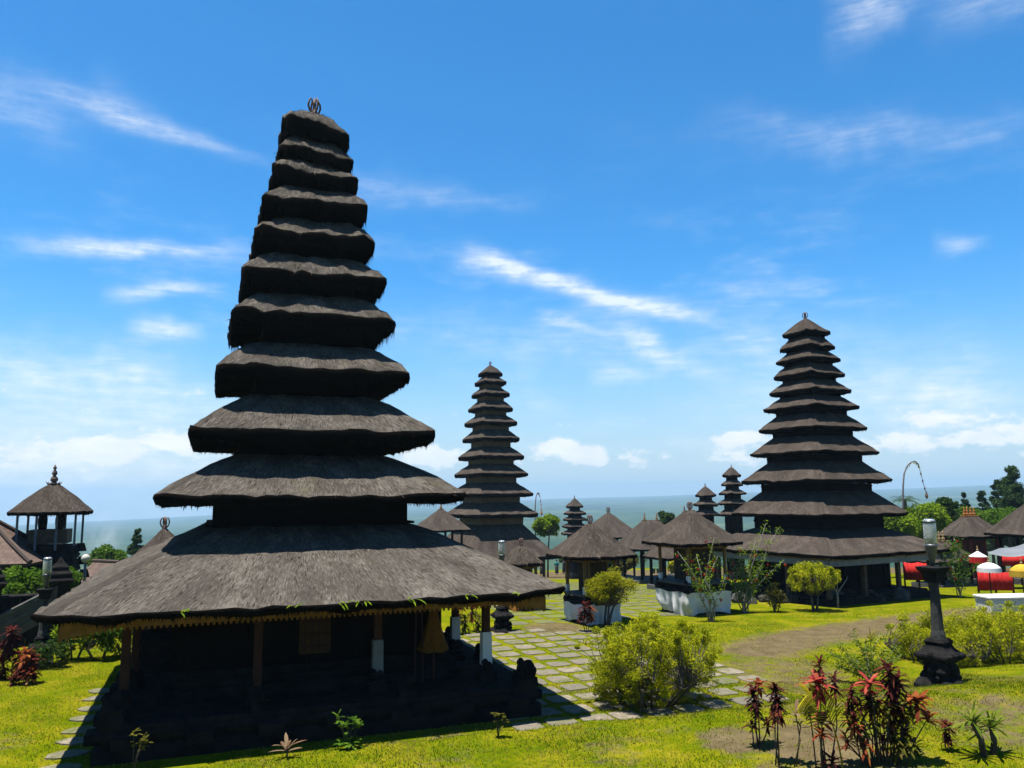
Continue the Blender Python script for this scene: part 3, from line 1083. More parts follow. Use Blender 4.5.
    # roofs and the walls between them
    for i, (wd, z0, rise, rim, top) in enumerate(T_MAIN):
        tl = (0, 0)
        if i >= 8:
            tl = ((-.07, 0), (-.10, .02), (-.13, .0))[i - 8]
        inner = top * 1.06
        roof_part(root, 'roof', THATCH, straw=int(2600 * wd * wd / 40 + 500) if i else 7500, hair=int(260 * wd) if i < 4 else int(330 * wd), wx=wd, wy=wd, tx=top, ty=top, z0=z0, zt=z0 + rise, rim=rim, ix=inner * .8, iy=inner * .8,
                  seed=i + 1, n=120 if i < 4 else 72, steps=9 if i == 0 else 6, rr=(.07 if i < 4 else .14 if i < 8 else .3), prof=(1.02 if i == 0 else 1.18 if i < 3 else 1.35 if i == 3 else 1.5), amp=.045 if i < 4 else .075, upsweep=.06 if i < 3 else .02, tilt=tl, hairlen=(.10 if i == 0 else .12 if i < 4 else .30))
        if i < 10:
            zn = T_MAIN[i + 1][1] - T_MAIN[i + 1][3] * .5
            za = z0 + rise - .06
            mb = MB()
            h = zn - za + .05
            g = .10 if i < 3 else 0
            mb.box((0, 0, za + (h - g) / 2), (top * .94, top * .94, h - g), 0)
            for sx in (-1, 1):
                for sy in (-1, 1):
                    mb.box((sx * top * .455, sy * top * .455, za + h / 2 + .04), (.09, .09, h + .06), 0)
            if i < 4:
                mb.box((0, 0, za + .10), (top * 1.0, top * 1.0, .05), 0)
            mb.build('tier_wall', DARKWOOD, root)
    crown_finial(root, T_MAIN[-1][1] + T_MAIN[-1][2] + .03, .52)
    # weeds rooted in the eave thatch
    for k in range(7):
        x = (-.6, .25, .55, 1.5, 2.6, 3.6, -2.4)[k]
        mb = MB()
        for q in range(5):
            a = rg.uniform(0, 6.28)
            d_ = Vector((math.cos(a) * .5, -.6 + math.sin(a) * .3, rg.uniform(-.3, .8))).normalized()
            mb.blade(Vector((x + rg.uniform(-.1, .1), -T_MAIN[0][0] / 2 + .02, T_MAIN[0][1] - .03)), d_, Vector((1, 0, 0)), rg.uniform(.1, .28), .025, .5)
        mb.build('weed', L_BRIGHT, root)
    return root


main = big_pagoda()
mloc = Matrix.Translation(main.location) @ Matrix.Rotation(YAW, 4, 'Z')


def on_main(x, y, z):
    return mloc @ Vector((x, y, z))


# folded ceremonial parasol and lances standing on the porch
q = on_main(2.4, -3.0, .40)
root = empty('folded_parasol', q, 'folded yellow cloth parasol on a pole, on the porch of the biggest pagoda', 'parasol')
mb = MB()
mb.tube([(0, 0, 0), (.02, 0, 1.7)], .022, 8)
mb.build('pole', REDWOOD, root)
mb = MB()
n = 14
vs, prof = [], [(.05, 1.72), (.09, 1.5), (.19, 1.1), (.27, .86), (.30, .78)]
for r, z in prof:
    for k in range(n):
        a = 2 * math.pi * k / n
        rr = r * (1 + .18 * (k % 2))
        vs.append((rr * math.cos(a), rr * math.sin(a), z + (.04 * (k % 2) if z < .8 else 0)))
mb.add(vs, [(i * n + k, i * n + (k + 1) % n, (i + 1) * n + (k + 1) % n, (i + 1) * n + k) for i in range(4) for k in range(n)] + [tuple(range(n))])
mb.build('cloth', CLOTHY, root)
for k, (x, y, lb) in enumerate(((2.0, -3.0, 'left of two red wooden lances on a rack beside the folded yellow parasol'), (2.15, -3.1, 'right of two red wooden lances, nearest the folded yellow parasol'))):
    q = on_main(x, y, .58)
    root = empty('ceremonial_lance', q, lb, 'lance', 'lances on the porch')
    mb = MB()
    mb.tube([(0, 0, 0), (.03 * (1 - 2 * k), .0, 1.75)], .018, 7)
    mb.build('shaft', REDWOOD, root)
    mb = MB()
    mb.lathe([(.02, 1.74), (.045, 1.8), (.03, 1.9), (.004, 2.02)], 8, (.03 * (1 - 2 * k), 0, 0))
    mb.build('tip', GOLD, root)


# ------------------------------------------------------------------ other pagodas
def pagoda(X, Y, yaw, tiers, ground, label, body_mat, thatch_material, base, slot=0.0, post=None, fin='crown', straw=0, valance=None, gable=.62, ledge=True):
    root = empty('thatched_pagoda', (X, Y, ground), label, 'pagoda', 'thatched pagodas', yaw)
    nT = len(tiers)
    for i, (wd, z0, rise, rim) in enumerate(tiers):
        z0 -= ground
        nxt = tiers[i + 1] if i + 1 < nT else None
        top = (nxt[0] * gable + .05) if nxt else .16
        if i == nT - 1:
            rise *= 1.0
        roof_part(root, 'roof', thatch_material, straw=int(straw * wd * wd), hair=int(60 * wd) if straw else 0, wx=wd, wy=wd, tx=top, ty=top, z0=z0, zt=z0 + rise, rim=rim, ix=top * .9, iy=top * .9,
                  seed=i + 3 + int(X), n=48, steps=4, rr=.045, prof=1.0, amp=.038 if wd > 2 else .045, upsweep=.02, hairlen=.12)
        if nxt:
            za = z0 + rise - .05
            zn = nxt[1] - ground - nxt[3] * .5
            h = zn - za
            bw = nxt[0] * gable
            mb = MB()
            mb.box((0, 0, za + (h - slot) / 2), (bw, bw, h - slot), 0)
            if ledge:
                mb.box((0, 0, za + h * .55), (bw * 1.03, bw * 1.03, h * .12), 0)
            for sx in (-1, 1):
                for sy in (-1, 1):
                    mb.box((sx * (bw / 2 - .02), sy * (bw / 2 - .02), za + h / 2 + .05), (.10, .10, h + .1), 0)
            mb.build('tier_wall', body_mat, root)
    zt = tiers[-1][1] + tiers[-1][2] - ground
    (crown_finial if fin == 'crown' else spire_finial)(root, zt - .02, tiers[-1][0] * (.24 if fin == 'crown' else .3))
    w0, z0 = tiers[0][0], tiers[0][1] - ground
    pw = w0 * base
    mb = MB()
    mb.box((0, 0, .10), (pw, pw, .5), 0)
    mb.box((0, 0, .40), (pw * .97, pw * .97, .12), 0)
    mb.box((0, 0, .50), (pw * .9, pw * .9, .12), 0)
    mb.build('platform', STONE, root, bevel=.02)
    mb = MB()
    mb.box((0, 0, (.55 + z0) / 2), (w0 * .50, w0 * .50, z0 - .55), 0)
    for k in range(-2, 3):
        for sd in range(4):
            x, y = k * w0 * .1, -w0 * .25 - .03
            for _ in range(sd):
                x, y = -y, x
            mb.box((x, y, (.55 + z0) / 2), (.12, .1, z0 - .6), 0)
    mb.build('sanctum_wall', DARKWOOD, root)
    if post:
        pp = w0 * .39
        for i in range(4):
            for j in range(4):
                if 0 < i < 3 and 0 < j < 3:
                    continue
                mb = MB()
                mb.box((-pp + i * 2 * pp / 3, -pp + j * 2 * pp / 3, (.5 + z0) / 2), (.16, .16, z0 - .5), 0)
                mb.build('post', post, root)
    if valance:
        mb = MB()
        hw = w0 / 2 - .22
        zb = z0 - tiers[0][3]
        for sd in range(4):
            x, y, sx, sy = 0, -hw, 2 * hw + .04, .04
            for _ in range(sd):
                x, y, sx, sy = -y, x, sy, sx
            mb.box((x, y, zb - .17 + .002 * sd), (sx, sy, .24), 0)
        mb.build('valance', valance, root)
        mb = MB()
        hw = w0 / 2 - .19
        for sd in range(4):
            x, y, sx, sy = 0, -hw, 2 * hw + .04, .05
            for _ in range(sd):
                x, y, sx, sy = -y, x, sy, sx
            mb.box((x, y, zb + .005 + .002 * sd), (sx, sy, .10), 0)
        mb.build('eave_board', OCHREWOOD, root)
    return root


RX, RY = 13.87, 37.0
zs = [(8.1, 1.93, .85), (5.5, 3.46, .98), (4.72, 4.93, .82), (4.08, 6.18, .72), (3.44, 7.29, .62), (3.05, 8.26, .48), (2.62, 9.02, .46), (2.29, 9.78, .44), (2.09, 10.5, .36), (1.80, 11.09, .42), (1.56, 11.80, .66)]
pagoda(RX, RY, rad(28), [(a, b_ + .03, c_, .17) for a, b_, c_ in zs], hz(RX, RY) - .1, 'eleven-roofed dark thatch pagoda on the right with a white valance, a corner facing us', DARKWOOD, THATCH_B, .84, .10, BROWNWOOD, 'crown', 40, CLOTHG, .70)
MX, MY = -1.64, 60.0
zs = [(7.2, .05, 2.2), (5.2, 3.03, .78), (4.7, 4.51, .76), (4.16, 5.95, .68), (3.74, 7.24, .66), (3.25, 8.56, .60), (3.0, 9.74, .55), (2.58, 10.84, .52), (2.2, 11.92, .42), (1.82, 12.83, .36), (1.42, 13.52, .60)]
pagoda(MX, MY, rad(28.5), [(a, b_ + .05, c_, .30) for a, b_, c_ in zs], hz(MX, MY), 'slender eleven-roofed pagoda in the middle distance with pale brown walls between its roofs', PALEWOOD, THATCH_B, .85, 0, BROWNWOOD, 'crown', 25, None, .66)


def small_pagoda(px, D, rows, label, apex_y, base=.75):
    P = at_y(px, 500, D)
    g = hz(P.x, D)
    t = []
    for wpx, y in rows[::-1]:
        z = at_y(px, y, D).z
        wd = wpx * D / FOC / 1.29
        t.append((wd, z))
    za = at_y(px, apex_y, D).z
    tiers = []
    for i, (wd, z) in enumerate(t):
        nz = t[i + 1][1] if i + 1 < len(t) else za
        tiers.append((wd, z, (nz - z) * (.42 if i + 1 < len(t) else .9), .16))
    # continue the stack of roofs down towards the ground
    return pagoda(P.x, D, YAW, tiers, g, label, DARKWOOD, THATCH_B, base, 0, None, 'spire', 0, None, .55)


small_pagoda(705.7, 62, [(19, 495), (23, 504), (24, 514)], 'smallest of the little pagodas, three roofs, left of the right-hand big pagoda', 486)
small_pagoda(732.8, 62, [(17, 475), (20, 484), (25, 493), (27, 503), (29, 514)], 'taller little pagoda of five roofs touching the left edge of the right-hand big pagoda', 467)
small_pagoda(574.5, 72, [(17, 506), (22, 513), (23.5, 519), (25.5, 526), (28, 533)], 'distant little pagoda of five roofs behind the shrine with the yellow-green tree', 498)


# ------------------------------------------------------------------ shrines and pavilions
def skirt(mb, cx, cy, hx, hy, z0, z1, taper, seed, fold=.02, n=120, sag=.12):
    qs = rounded_square(n, .1)
    V = []
    K = 6
    for k in range(K + 1):
        t = k / K
        for i, (x, y) in enumerate(qs):
            f = 1 + (taper - 1) * (1 - t)
            nn = mnoise.noise(Vector((i * .35, seed, t * .7)))
            n2 = mnoise.noise(Vector((i * .11, seed + 9, t * 2.2 + i * .05)))
            ff = fold * (1 - t * .6) * (nn * 2 + 1.6 * n2) + fold * .5 * math.sin(i * .9 + t * 2) * (1 - t)
            z = z0 + (z1 - z0) * t + (1 - t) * max(0, mnoise.noise(Vector((i * .06, seed * 3, 4)))) * .22 - (sag * (.5 + .5 * math.sin(i * .35 + seed)) if k == K else 0) * .5
            V.append((cx + x * (hx * f + ff), cy + y * (hy * f + ff), z))
    Fc = [(k * n + i, k * n + (i + 1) % n, (k + 1) * n + (i + 1) % n, (k + 1) * n + i) for k in range(K) for i in range(n)]
    mb.add(V, Fc)


def shrine(P, roof_w, eave_z, apex_z, base_w, base_h, label, fin='crown', seed=0, cabinet=True, wrap=True):
    g = P.z
    ez, az_ = eave_z - g, apex_z - g
    root = empty('offering_shrine', P, label, 'shrine', 'thatched offering shrines', YAW + rad(5))
    hb = base_w / 2
    mb = MB()
    mb.box((0, 0, .06), (base_w * .88, base_w * .88, .2))
    mb.box((0, 0, base_h * .5 + .05), (base_w * .86, base_w * .86, base_h * .8))
    mb.box((0, 0, base_h + .02), (base_w * 1.04, base_w * 1.04, .12))
    mb.box((0, 0, base_h + .13), (base_w * .8, base_w * .8, .12))
    mb.build('stone_base', STONE, root, bevel=.015)
    mb = MB()
    skirt(mb, 0, 0, hb * 1.08, hb * 1.08, .02, base_h + .02, .90, seed + 1.5, .06)
    mb.build('cloth_skirt', CLOTHW, root, smooth=True)
    for sx, sy in ((-1, -1), (1, -1), (1, 1), (-1, 1)):
        mb = MB()
        carved_block(mb, (sx * hb * .9, sy * hb * .9, base_h + .06), base_w * .17, seed + sx + 2 * sy)
        mb.build('corner_ornament', STONE, root)
    pw = base_w * .40
    for sx, sy in ((-1, -1), (1, -1), (1, 1), (-1, 1)):
        mb = MB()
        mb.box((sx * pw * 1.1, sy * pw * 1.1, (base_h + ez) / 2 + .08), (.09, .09, ez - base_h))
        p = mb.build('post', OCHREWOOD if cabinet else REDWOOD, root)
        if wrap:
            mb = MB()
            mb.box((sx * pw * 1.1, sy * pw * 1.1, base_h + .38), (.125, .125, .42), 0, .95)
            mb.build('cloth_wrap', CLOTHW, p)
    # raised deck and cabinet
    dz = base_h + .30
    mb = MB()
    mb.box((0, 0, dz), (base_w * 1.02, base_w * 1.02, .09))
    mb.box((0, 0, dz - .09), (base_w * .7, base_w * .7, .10))
    mb.build('deck', STONE_G, root, bevel=.01)
    if cabinet:
        mb = MB()
        hh = ez - dz - .1
        mb.box((pw * .3, pw * .3, dz + .05 + hh / 2), (pw * 1.35, pw * 1.3, hh))
        cb = mb.build('cabinet', DARKBROWN, root, bevel=.01)
        mb = MB()
        for sx in (-1, 1):
            mb.box((pw * .3 + sx * pw * .66, pw * .3 - pw * .67, dz + .05 + hh / 2), (.07, .05, hh))
        mb.box((pw * .3, pw * .3 - pw * .67, dz + .05 + hh - .05), (pw * 1.24, .05, .1))
        mb.build('cabinet_frame', OCHREWOOD, cb)
    mb = MB()
    for sd in range(4):
        x, y, sx, sy = 0, -pw * 1.1, pw * 2.5, .1
        for _ in range(sd):
            x, y, sx, sy = -y, x, sy, sx
        mb.box((x, y, ez - .15 + .002 * sd), (sx, sy, .17))
    mb.build('eave_beam', OCHREWOOD, root)
    roof_part(root, 'roof', THATCH_B, straw=1100, hair=200, wx=roof_w, wy=roof_w, tx=.22, ty=.22, z0=ez, zt=az_, rim=.13, ix=pw * 2, iy=pw * 2, seed=seed + 20, n=64, steps=8, rr=.06, prof=.95, amp=.022, upsweep=.02)
    (crown_finial if fin == 'crown' else spire_finial)(root, az_ - .02, .36)
    return root


def zat(px, py, y):
    return at_y(px, py, y).z


PA = spot(593, 623)
PA.y += .3
PA.z = hz(PA.x, PA.y)
shrine(PA, 2.42, zat(590, 554, PA.y), zat(590, 524, PA.y), 1.40, .68, 'small thatched shrine with a wooden cabinet and white skirt, behind the round yellow-green tree', seed=1)
PB = spot(697, 614)
PB.y += .5
PB.z = hz(PB.x, PB.y)
shrine(PB, 2.80, zat(690, 541, PB.y), zat(690, 510, PB.y), 1.95, .86, 'thatched shrine with white skirt standing left of the right-hand pagoda, behind the flowering shrub', seed=2)
PC = spot(522, 610)
rt = shrine(PC, 1.32, zat(525, 562, PC.y), zat(525, 546, PC.y), .95, .5, 'little thatched shrine with a yellow skirt peeking over the right eave of the biggest pagoda', seed=3, wrap=False)
for ch in rt.children:
    if ch.name.startswith('cloth_skirt'):
        ch.data.materials[0] = CLOTHY


def pavilion(px, D, wpx, eave_y, apex_y, label, depth=1.0, ridge=0.0, fin='spire', fin_mat=GOLD, postm=None, wall=None, thm=None, base_h=.35, yaw=YAW, walls_red=False, fins=None):
    P = at_y(px, 500, D)
    g = hz(P.x, D)
    ez, az_ = zat(px, eave_y, D) - g, zat(px, apex_y, D) - g
    wd = wpx * D / FOC / (math.cos(yaw) + abs(math.sin(yaw)) * depth)
    dp = wd * depth
    root = empty('thatched_pavilion', (P.x, D, g), label, 'pavilion', 'thatched pavilions', yaw)
    mb = MB()
    mb.box((0, 0, base_h / 2 - .1), (wd * .86, dp * .86, base_h + .2))
    mb.build('base', STONE_G, root, bevel=.02)
    for i in (-1, 0, 1):
        for j in (-1, 1):
            mb = MB()
            mb.box((i * wd * .34, j * dp * .34, (base_h + ez) / 2), (.13, .13, ez - base_h + .1))
            mb.build('post', postm or DARKWOOD, root)
    if wall:
        mb = MB()
        mb.box((0, dp * .08, (base_h + ez) / 2 - .05), (wd * .5, dp * .4, ez - base_h))
        mb.build('wall', wall, root)
    mb = MB()
    for sd in (-1, 1):
        mb.box((0, sd * dp * .36, ez - .03), (wd * .84, .12, .14))
        mb.box((sd * wd * .36, 0, ez - .034), (.12, dp * .84, .14))
    mb.build('eave_beam', OCHREWOOD, root)
    roof_part(root, 'roof', thm or THATCH_B, wx=wd, wy=dp, tx=.2 + ridge * wd, ty=.2, z0=ez, zt=az_, rim=.16, ix=wd * .7, iy=dp * .7, seed=int(px), n=48, steps=6, rr=.05, prof=1.0, amp=.03, upsweep=.03, straw=300, hair=60)
    fh = .55
    if ridge > 0:
        xs = fins or (-1, 1)
        for sx in xs:
            spire_finial(root, az_ - .03, fh, fin_mat, sx * ridge * wd / 2)
    else:
        (spire_finial if fin == 'spire' else crown_finial)(root, az_ - .03, fh, fin_mat)
    return root


pavilion(441, 56, 62, 529, 509, 'pavilion roof between the biggest pagoda and the slender middle pagoda')
pavilion(608, 66, 66, 536, 513, 'pyramid-roofed pavilion directly behind the shrine with the cabinet', fin='crown', fin_mat=FINIAL)
pavilion(650, 58, 76, 547, 520, 'long-ridged pavilion with two gold finials left of the white-skirted shrine', depth=.8, ridge=.22)
pavilion(684, 66, 40, 533, 512, 'pavilion roof tip showing just behind the left shoulder of the white-skirted shrine', fin_mat=FINIAL)
pavilion(668, 47, 52, 556, 543, 'low open pavilion on dark posts beyond the green bins', depth=.9, ridge=.3, base_h=.25)
pavilion(968, 47, 62, 535, 516, 'pavilion with red posts and an orange crested ridge behind the right lamp', depth=.8, ridge=.25, fin_mat=ORANGE, postm=simple('red_lacquer_post', (.14, .008, .01), (.2, .015, .015), 4), wall=simple('dark_red_lacquer_panel', (.08, .006, .012), (.12, .01, .016), 4), fins=(-1, -.4, .3, 1))
pavilion(1034, 44, 88, 533, 502, 'large thatched pavilion cut off by the right edge of the picture', depth=.9, ridge=.2)
pavilion(938, 43, 66, 560, 541, 'low dark thatched roof half hidden by the right lamp', depth=.8, ridge=.1, base_h=.2)
pavilion(166, 33, 70, 556, 529, 'pavilion hidden behind the left slope of the biggest roof, only its curled finial showing', fin='crown', fin_mat=FINIAL)


# ------------------------------------------------------------------ left side: drum tower, tiled roof, terrace wall
def drum_tower():
    D = 30.0
    P = at_y(51.5, 520, D)
    g = hz(P.x, D)
    root = empty('drum_tower', (P.x, D, g), 'open drum tower on a black carved stone base with a thatched cap, far left', 'tower', None, YAW)
    ez = zat(54, 511, D) - g
    az_ = zat(54, 484, D) - g
    zf = zat(54, 545, D) - g
    rg = random.Random(4)
    mb = MB()
    mb.lathe([(.95, -.3), (.95, .4), (.8, .5), (.8, zf - 1.1), (.95, zf - .95), (.78, zf - .6), (.92, zf - .4), (.72, zf - .25), (.78, zf)], 4, (0, 0, 0), square=True)
    for k in range(60):
        a = rg.choice((0, 1, 2, 3))
        z = rg.uniform(.4, zf - .05)
        x, y = rg.uniform(-.95, .95), -.88
        for _ in range(a):
            x, y = -y, x
        mb.box((x, y, z), (rg.uniform(.12, .3), rg.uniform(.12, .3), rg.uniform(.1, .25)), rg.random())
    for sx in (-1, 1):
        for sy in (-1, 1):
            for k in range(4):
                z = zf - .15 - k * .5
                mb.box((sx * (.9 + k * .07), sy * (.9 + k * .07), z), (.32, .32, .3), .6, .6)
    mb.build('stone_base', STONE, root)
    for i in (-1, -.35, .35, 1):
        for j in (-1, 1):
            mb = MB()
            mb.box((i * .92, j * .92, (zf + ez) / 2 - .05), (.07, .07, ez - zf + .2))
            mb.build('post', PALEPOST, root)
    mb = MB()
    mb.box((0, 0, zf + .32), (1.25, 1.25, .50))
    mb.build('drum_stage', BROWNWOOD, root)
    for sx in (-.28, .28):
        mb = MB()
        mb.lathe([(.13, zf + .57), (.16, zf + .8), (.16, ez - .3), (.12, ez - .05)], 12, (sx, 0, 0))
        mb.build('slit_drum', DARKWOOD, root, smooth=True)
    mb = MB()
    for sd in (-1, 1):
        mb.box((0, sd * .92, ez - .03), (2.3, .12, .14))
        mb.box((sd * .92, 0, ez - .034), (.12, 2.3, .14))
    mb.build('eave_beam', OCHREWOOD, root)
    roof_part(root, 'roof', THATCH_B, straw=800, hair=160, wx=2.52, wy=2.52, tx=.25, ty=.25, z0=ez, zt=az_, rim=.14, ix=1.8, iy=1.8, seed=77, n=64, steps=8, rr=.25, prof=1.15, amp=.02)
    spire_finial(root, az_ - .03, .75)


drum_tower()


def tiled_roof_building():
    D = 29.0
    P = at_y(-14, 560, D)
    g = hz(P.x, D)
    root = empty('tiled_hall', (P.x, D, g), 'hall with a brown tiled roof at the left edge below the drum tower', 'building', None, rad(12))
    ez, az_ = zat(-14, 561, D) - g, zat(-14, 519, D) - g
    w_, d_, o = 4.1, 3.6, 0
    mb = MB()
    mb.uv = []
    N_ = 10
    for (ax, ay, bx, by) in ((-1, -1, 1, -1), (1, -1, 1, 1), (1, 1, -1, 1), (-1, 1, -1, -1)):
        vs, uvs = [], []
        L = math.hypot((bx - ax) * w_ / 2, (by - ay) * d_ / 2)
        for k in range(N_ + 1):
            t = k / N_
            f = 1 - t * .97
            zz = ez + (az_ - ez) * (t * (.8 + .2 * t))
            for i, s_ in enumerate((0, 1)):
                x, y = (ax + (bx - ax) * s_) * w_ / 2 * f, (ay + (by - ay) * s_) * d_ / 2 * f
                vs.append((x, y, zz))
                uvs.append(((s_ - .5) * L * f + 10, t * 3.2))
        mb.add(vs, [(2 * k, 2 * k + 1, 2 * k + 3, 2 * k + 2) for k in range(N_)])
        mb.uv += uvs
    r = mb.build('roof', TILE, root)
    sm = r.modifiers.new('thick', 'SOLIDIFY')
    sm.thickness = .1
    mb = MB()
    for ax, ay in ((-1, -1), (1, -1), (1, 1), (-1, 1)):
        mb.tube([(ax * w_ / 2, ay * d_ / 2, ez + .06), (ax * w_ / 4, ay * d_ / 4, ez + (az_ - ez) * .45 + .08), (0, 0, az_ + .08)], .08, 6)
    mb.build('hip_ridge', TILE, r)
    mb = MB()
    mb.box((0, 0, ez / 2 - .1), (w_ * .7, d_ * .7, ez + .2))
    mb.build('wall', STONE, root)
    for sx in (-1, 1):
        for sy in (-1, 1):
            mb = MB()
            mb.box((sx * w_ * .43, sy * d_ * .43, ez / 2), (.14, .14, ez))
            mb.build('post', REDWOOD, root)


tiled_roof_building()


def gate_roof():
    D = 40.0
    P = at_y(106, 560, D)
    g = hz(P.x, D)
    root = empty('tiled_gate_house', (P.x, D, g), 'small brown tiled gable roof just left of the biggest roof, beyond the globe lamp', 'building', None, rad(-28))
    ez, az_ = zat(106, 581, D) - g, zat(106, 562, D) - g
    mb = MB()
    mb.uv = []
    a, b_ = .95, 1.0
    for sy in (-1, 1):
        mb.add([(-a, sy * b_, ez), (a, sy * b_, ez), (a, 0, az_), (-a, 0, az_)], [(0, 1, 2, 3)])
        mb.uv += [(0, 0), (1.9, 0), (1.9, 1.3), (0, 1.3)]
    r = mb.build('roof', TILE, root)
    r.modifiers.new('thick', 'SOLIDIFY').thickness = .08
    mb = MB()
    mb.tube([(-a - .05, 0, az_ + .05), (a + .05, 0, az_ + .05)], .07, 6)
    mb.build('ridge_cap', TILE, r)
    mb = MB()
    h = ez - .03
    mb.box((0, 0, h / 2), (1.5, 1.5, h))
    mb.add([(-.74, -.75, h), (-.74, .75, h), (-.74, 0, az_ - .1), (.74, -.75, h), (.74, .75, h), (.74, 0, az_ - .1)], [(0, 1, 2), (5, 4, 3)])
    mb.build('wall', simple('red_brick_wall', (.12, .05, .03), (.2, .09, .06), 6), root)


gate_roof()


def terrace_wall():
    # black stone retaining wall with a sloping stair balustrade
    P0 = foot(-34, 24.6)
    P1 = foot(66, 26.0)
    d_ = (P1 - P0)
    L = d_.length
    a = math.atan2(d_.y, d_.x)
    root = empty('terrace_wall', P0, 'black carved stone terrace wall with a ridged sloping stair rail at the far left', 'wall', None, a)
    rg = random.Random(8)
    h1 = 2.1
    mb = MB()
    nb = 12
    for k in range(nb):
        x0, x1 = L * k / nb, L * (k + 1) / nb
        for z in range(5):
            mb.box(((x0 + x1) / 2 + rg.uniform(-.02, .02), rg.uniform(-.03, .03), -.1 + .3 * z + .15), ((x1 - x0) * .985, .5 + rg.uniform(0, .05), .295), 0, 1.0)
    mb.box((L / 2, 0, 1.44), (L + .1, .66, .09))
    mb.build('masonry', STONE, root, bevel=.015)
    mb = MB()                                      # the ridged rail: stacked sloping courses
    for k in range(6):
        w2 = .20 + .035 * (k % 2)
        xa, xb = L * .30, L * .95
        za, zb_ = -.05 + k * .15, .85 + k * .15
        hh_ = .148
        mb.add([(xa, -.42 - w2, za), (xb, -.42 - w2, zb_), (xb, -.42 + w2, zb_), (xa, -.42 + w2, za), (xa, -.42 - w2, za + hh_), (xb, -.42 - w2, zb_ + hh_), (xb, -.42 + w2, zb_ + hh_), (xa, -.42 + w2, za + hh_)],
               [(3, 2, 1, 0), (4, 5, 6, 7), (0, 1, 5, 4), (1, 2, 6, 5), (2, 3, 7, 6), (3, 0, 4, 7)])
    mb.build('stair_rail', STONE_G, root, bevel=.01)
    for k, x in enumerate((L * .30, L * .97)):
        mb = MB()
        mb.lathe([(.32, -.1), (.32, .25), (.26, .3), (.26, 1.75), (.34, 1.8), (.40, 1.9), (.30, 2.0), (.34, 2.1), (.22, 2.2), (.24, 2.3), (.10, 2.45), (.02, 2.6)], 4, (x, -.35, .0), square=True)
        mb.build('pillar', STONE, root, bevel=.02)


terrace_wall()


# ------------------------------------------------------------------ lamps
def stone_lamp(P, label, rz=0.0, k=1.0):
    root = empty('lamp_post', P, label, 'lamp post', 'stone lamp posts', rz)
    rg = random.Random(3)
    mb = MB()
    for i in range(9):                              # rough rock foot
        a = rg.uniform(0, 6.28)
        r = rg.uniform(.15, .42)
        mb.lathe([(rg.uniform(.16, .26), -.1), (.2, .02), (.1, rg.uniform(.06, .14))], 6, (r * math.cos(a), r * math.sin(a), 0), rz=a)
    mb.lathe([(.27, -.1), (.27, .12), (.22, .2), (.25, .32), (.20, .42), (.30, .50), (.36, .55), (.36, .61), (.23, .72), (.18, .80), (.21, .86), (.16, .93)], 4, (0, 0, 0), square=True)
    for i in range(18):
        sd = i % 4
        x, y = rg.uniform(-.2, .2), -.24
        for _ in range(sd):
            x, y = -y, x
        s_ = rg.uniform(.07, .14)
        mb.lathe([(s_ * .4, -s_), (s_, 0), (s_ * .5, s_ * .8)], 6, (x, y, rg.uniform(.12, .42)))
    for i in range(10):
        a = i / 10 * 6.28
        mb.box((.33 * math.cos(a), .33 * math.sin(a), .64), (.12, .12, .07), a, .6)
    mb.build('stone_foot', STONE, root, bevel=.012)
    mb = MB()
    mb.lathe([(.15, .92), (.145, 1.0), (.125, 1.1), (.09, 2.0), (.12, 2.03), (.12, 2.08)], 8, (0, 0, 0))
    mb.build('column', STONE_D, root)
    mb = MB()
    mb.lathe([(.12, 2.07), (.15, 2.12), (.17, 2.26), (.235, 2.33), (.245, 2.39), (.10, 2.40)], 4, (0, 0, 0), square=True)
    mb.build('capital', STONE, root, bevel=.012)
    mb = MB()
    mb.lathe([(.035, 2.39), (.06, 2.5), (.12, 2.78), (.128, 2.82), (.128, 2.86)], 20, (0, 0, 0))
    mb.build('lamp_holder', METAL, root, smooth=True)
    mb = MB()
    mb.lathe([(.12, 2.862), (.128, 3.0), (.127, 3.30), (.117, 3.36), (.08, 3.385), (.02, 3.39)], 20, (0, 0, 0))
    gl = mb.build('lamp_glass', GLASS, root, smooth=True)
    sf = gl.modifiers.new('thick', 'SOLIDIFY')
    sf.thickness = .008
    mb = MB()
    mb.lathe([(.04, 2.862), (.05, 2.95), (.068, 3.0), (.068, 3.06), (.055, 3.07), (.068, 3.08), (.068, 3.14), (.055, 3.15), (.068, 3.16), (.08, 3.24), (.02, 3.27)], 14, (0, 0, 0))
    mb.build('bulb', BULB, root, smooth=True)
    mb = MB()
    mb.lathe([(.131, 3.30), (.131, 3.335), (.117, 3.355)], 20, (0, 0, 0))
    mb.build('lamp_cap_ring', METAL, root, smooth=True)
    return root


LP = spot(942, 684)
lamp = stone_lamp(LP, 'black stone lamp post with a tall glass lamp in front of the yellow-green hedge', YAW + .2)
l2 = copy_tree(lamp)
l2.scale = (.86, .86, .86)
l2.location = foot(502, 27.0, 590)
l2['label'] = 'stone lamp post half hidden behind the right end of the biggest roof'
l2.rotation_euler = (0, 0, YAW)
l3 = copy_tree(lamp)
l3.scale = (.84, .84, .84)
l3.location = foot(45, 22.2, 600)
l3['label'] = 'stone lamp post beside the terrace wall at the far left'
l3.rotation_euler = (0, 0, YAW)


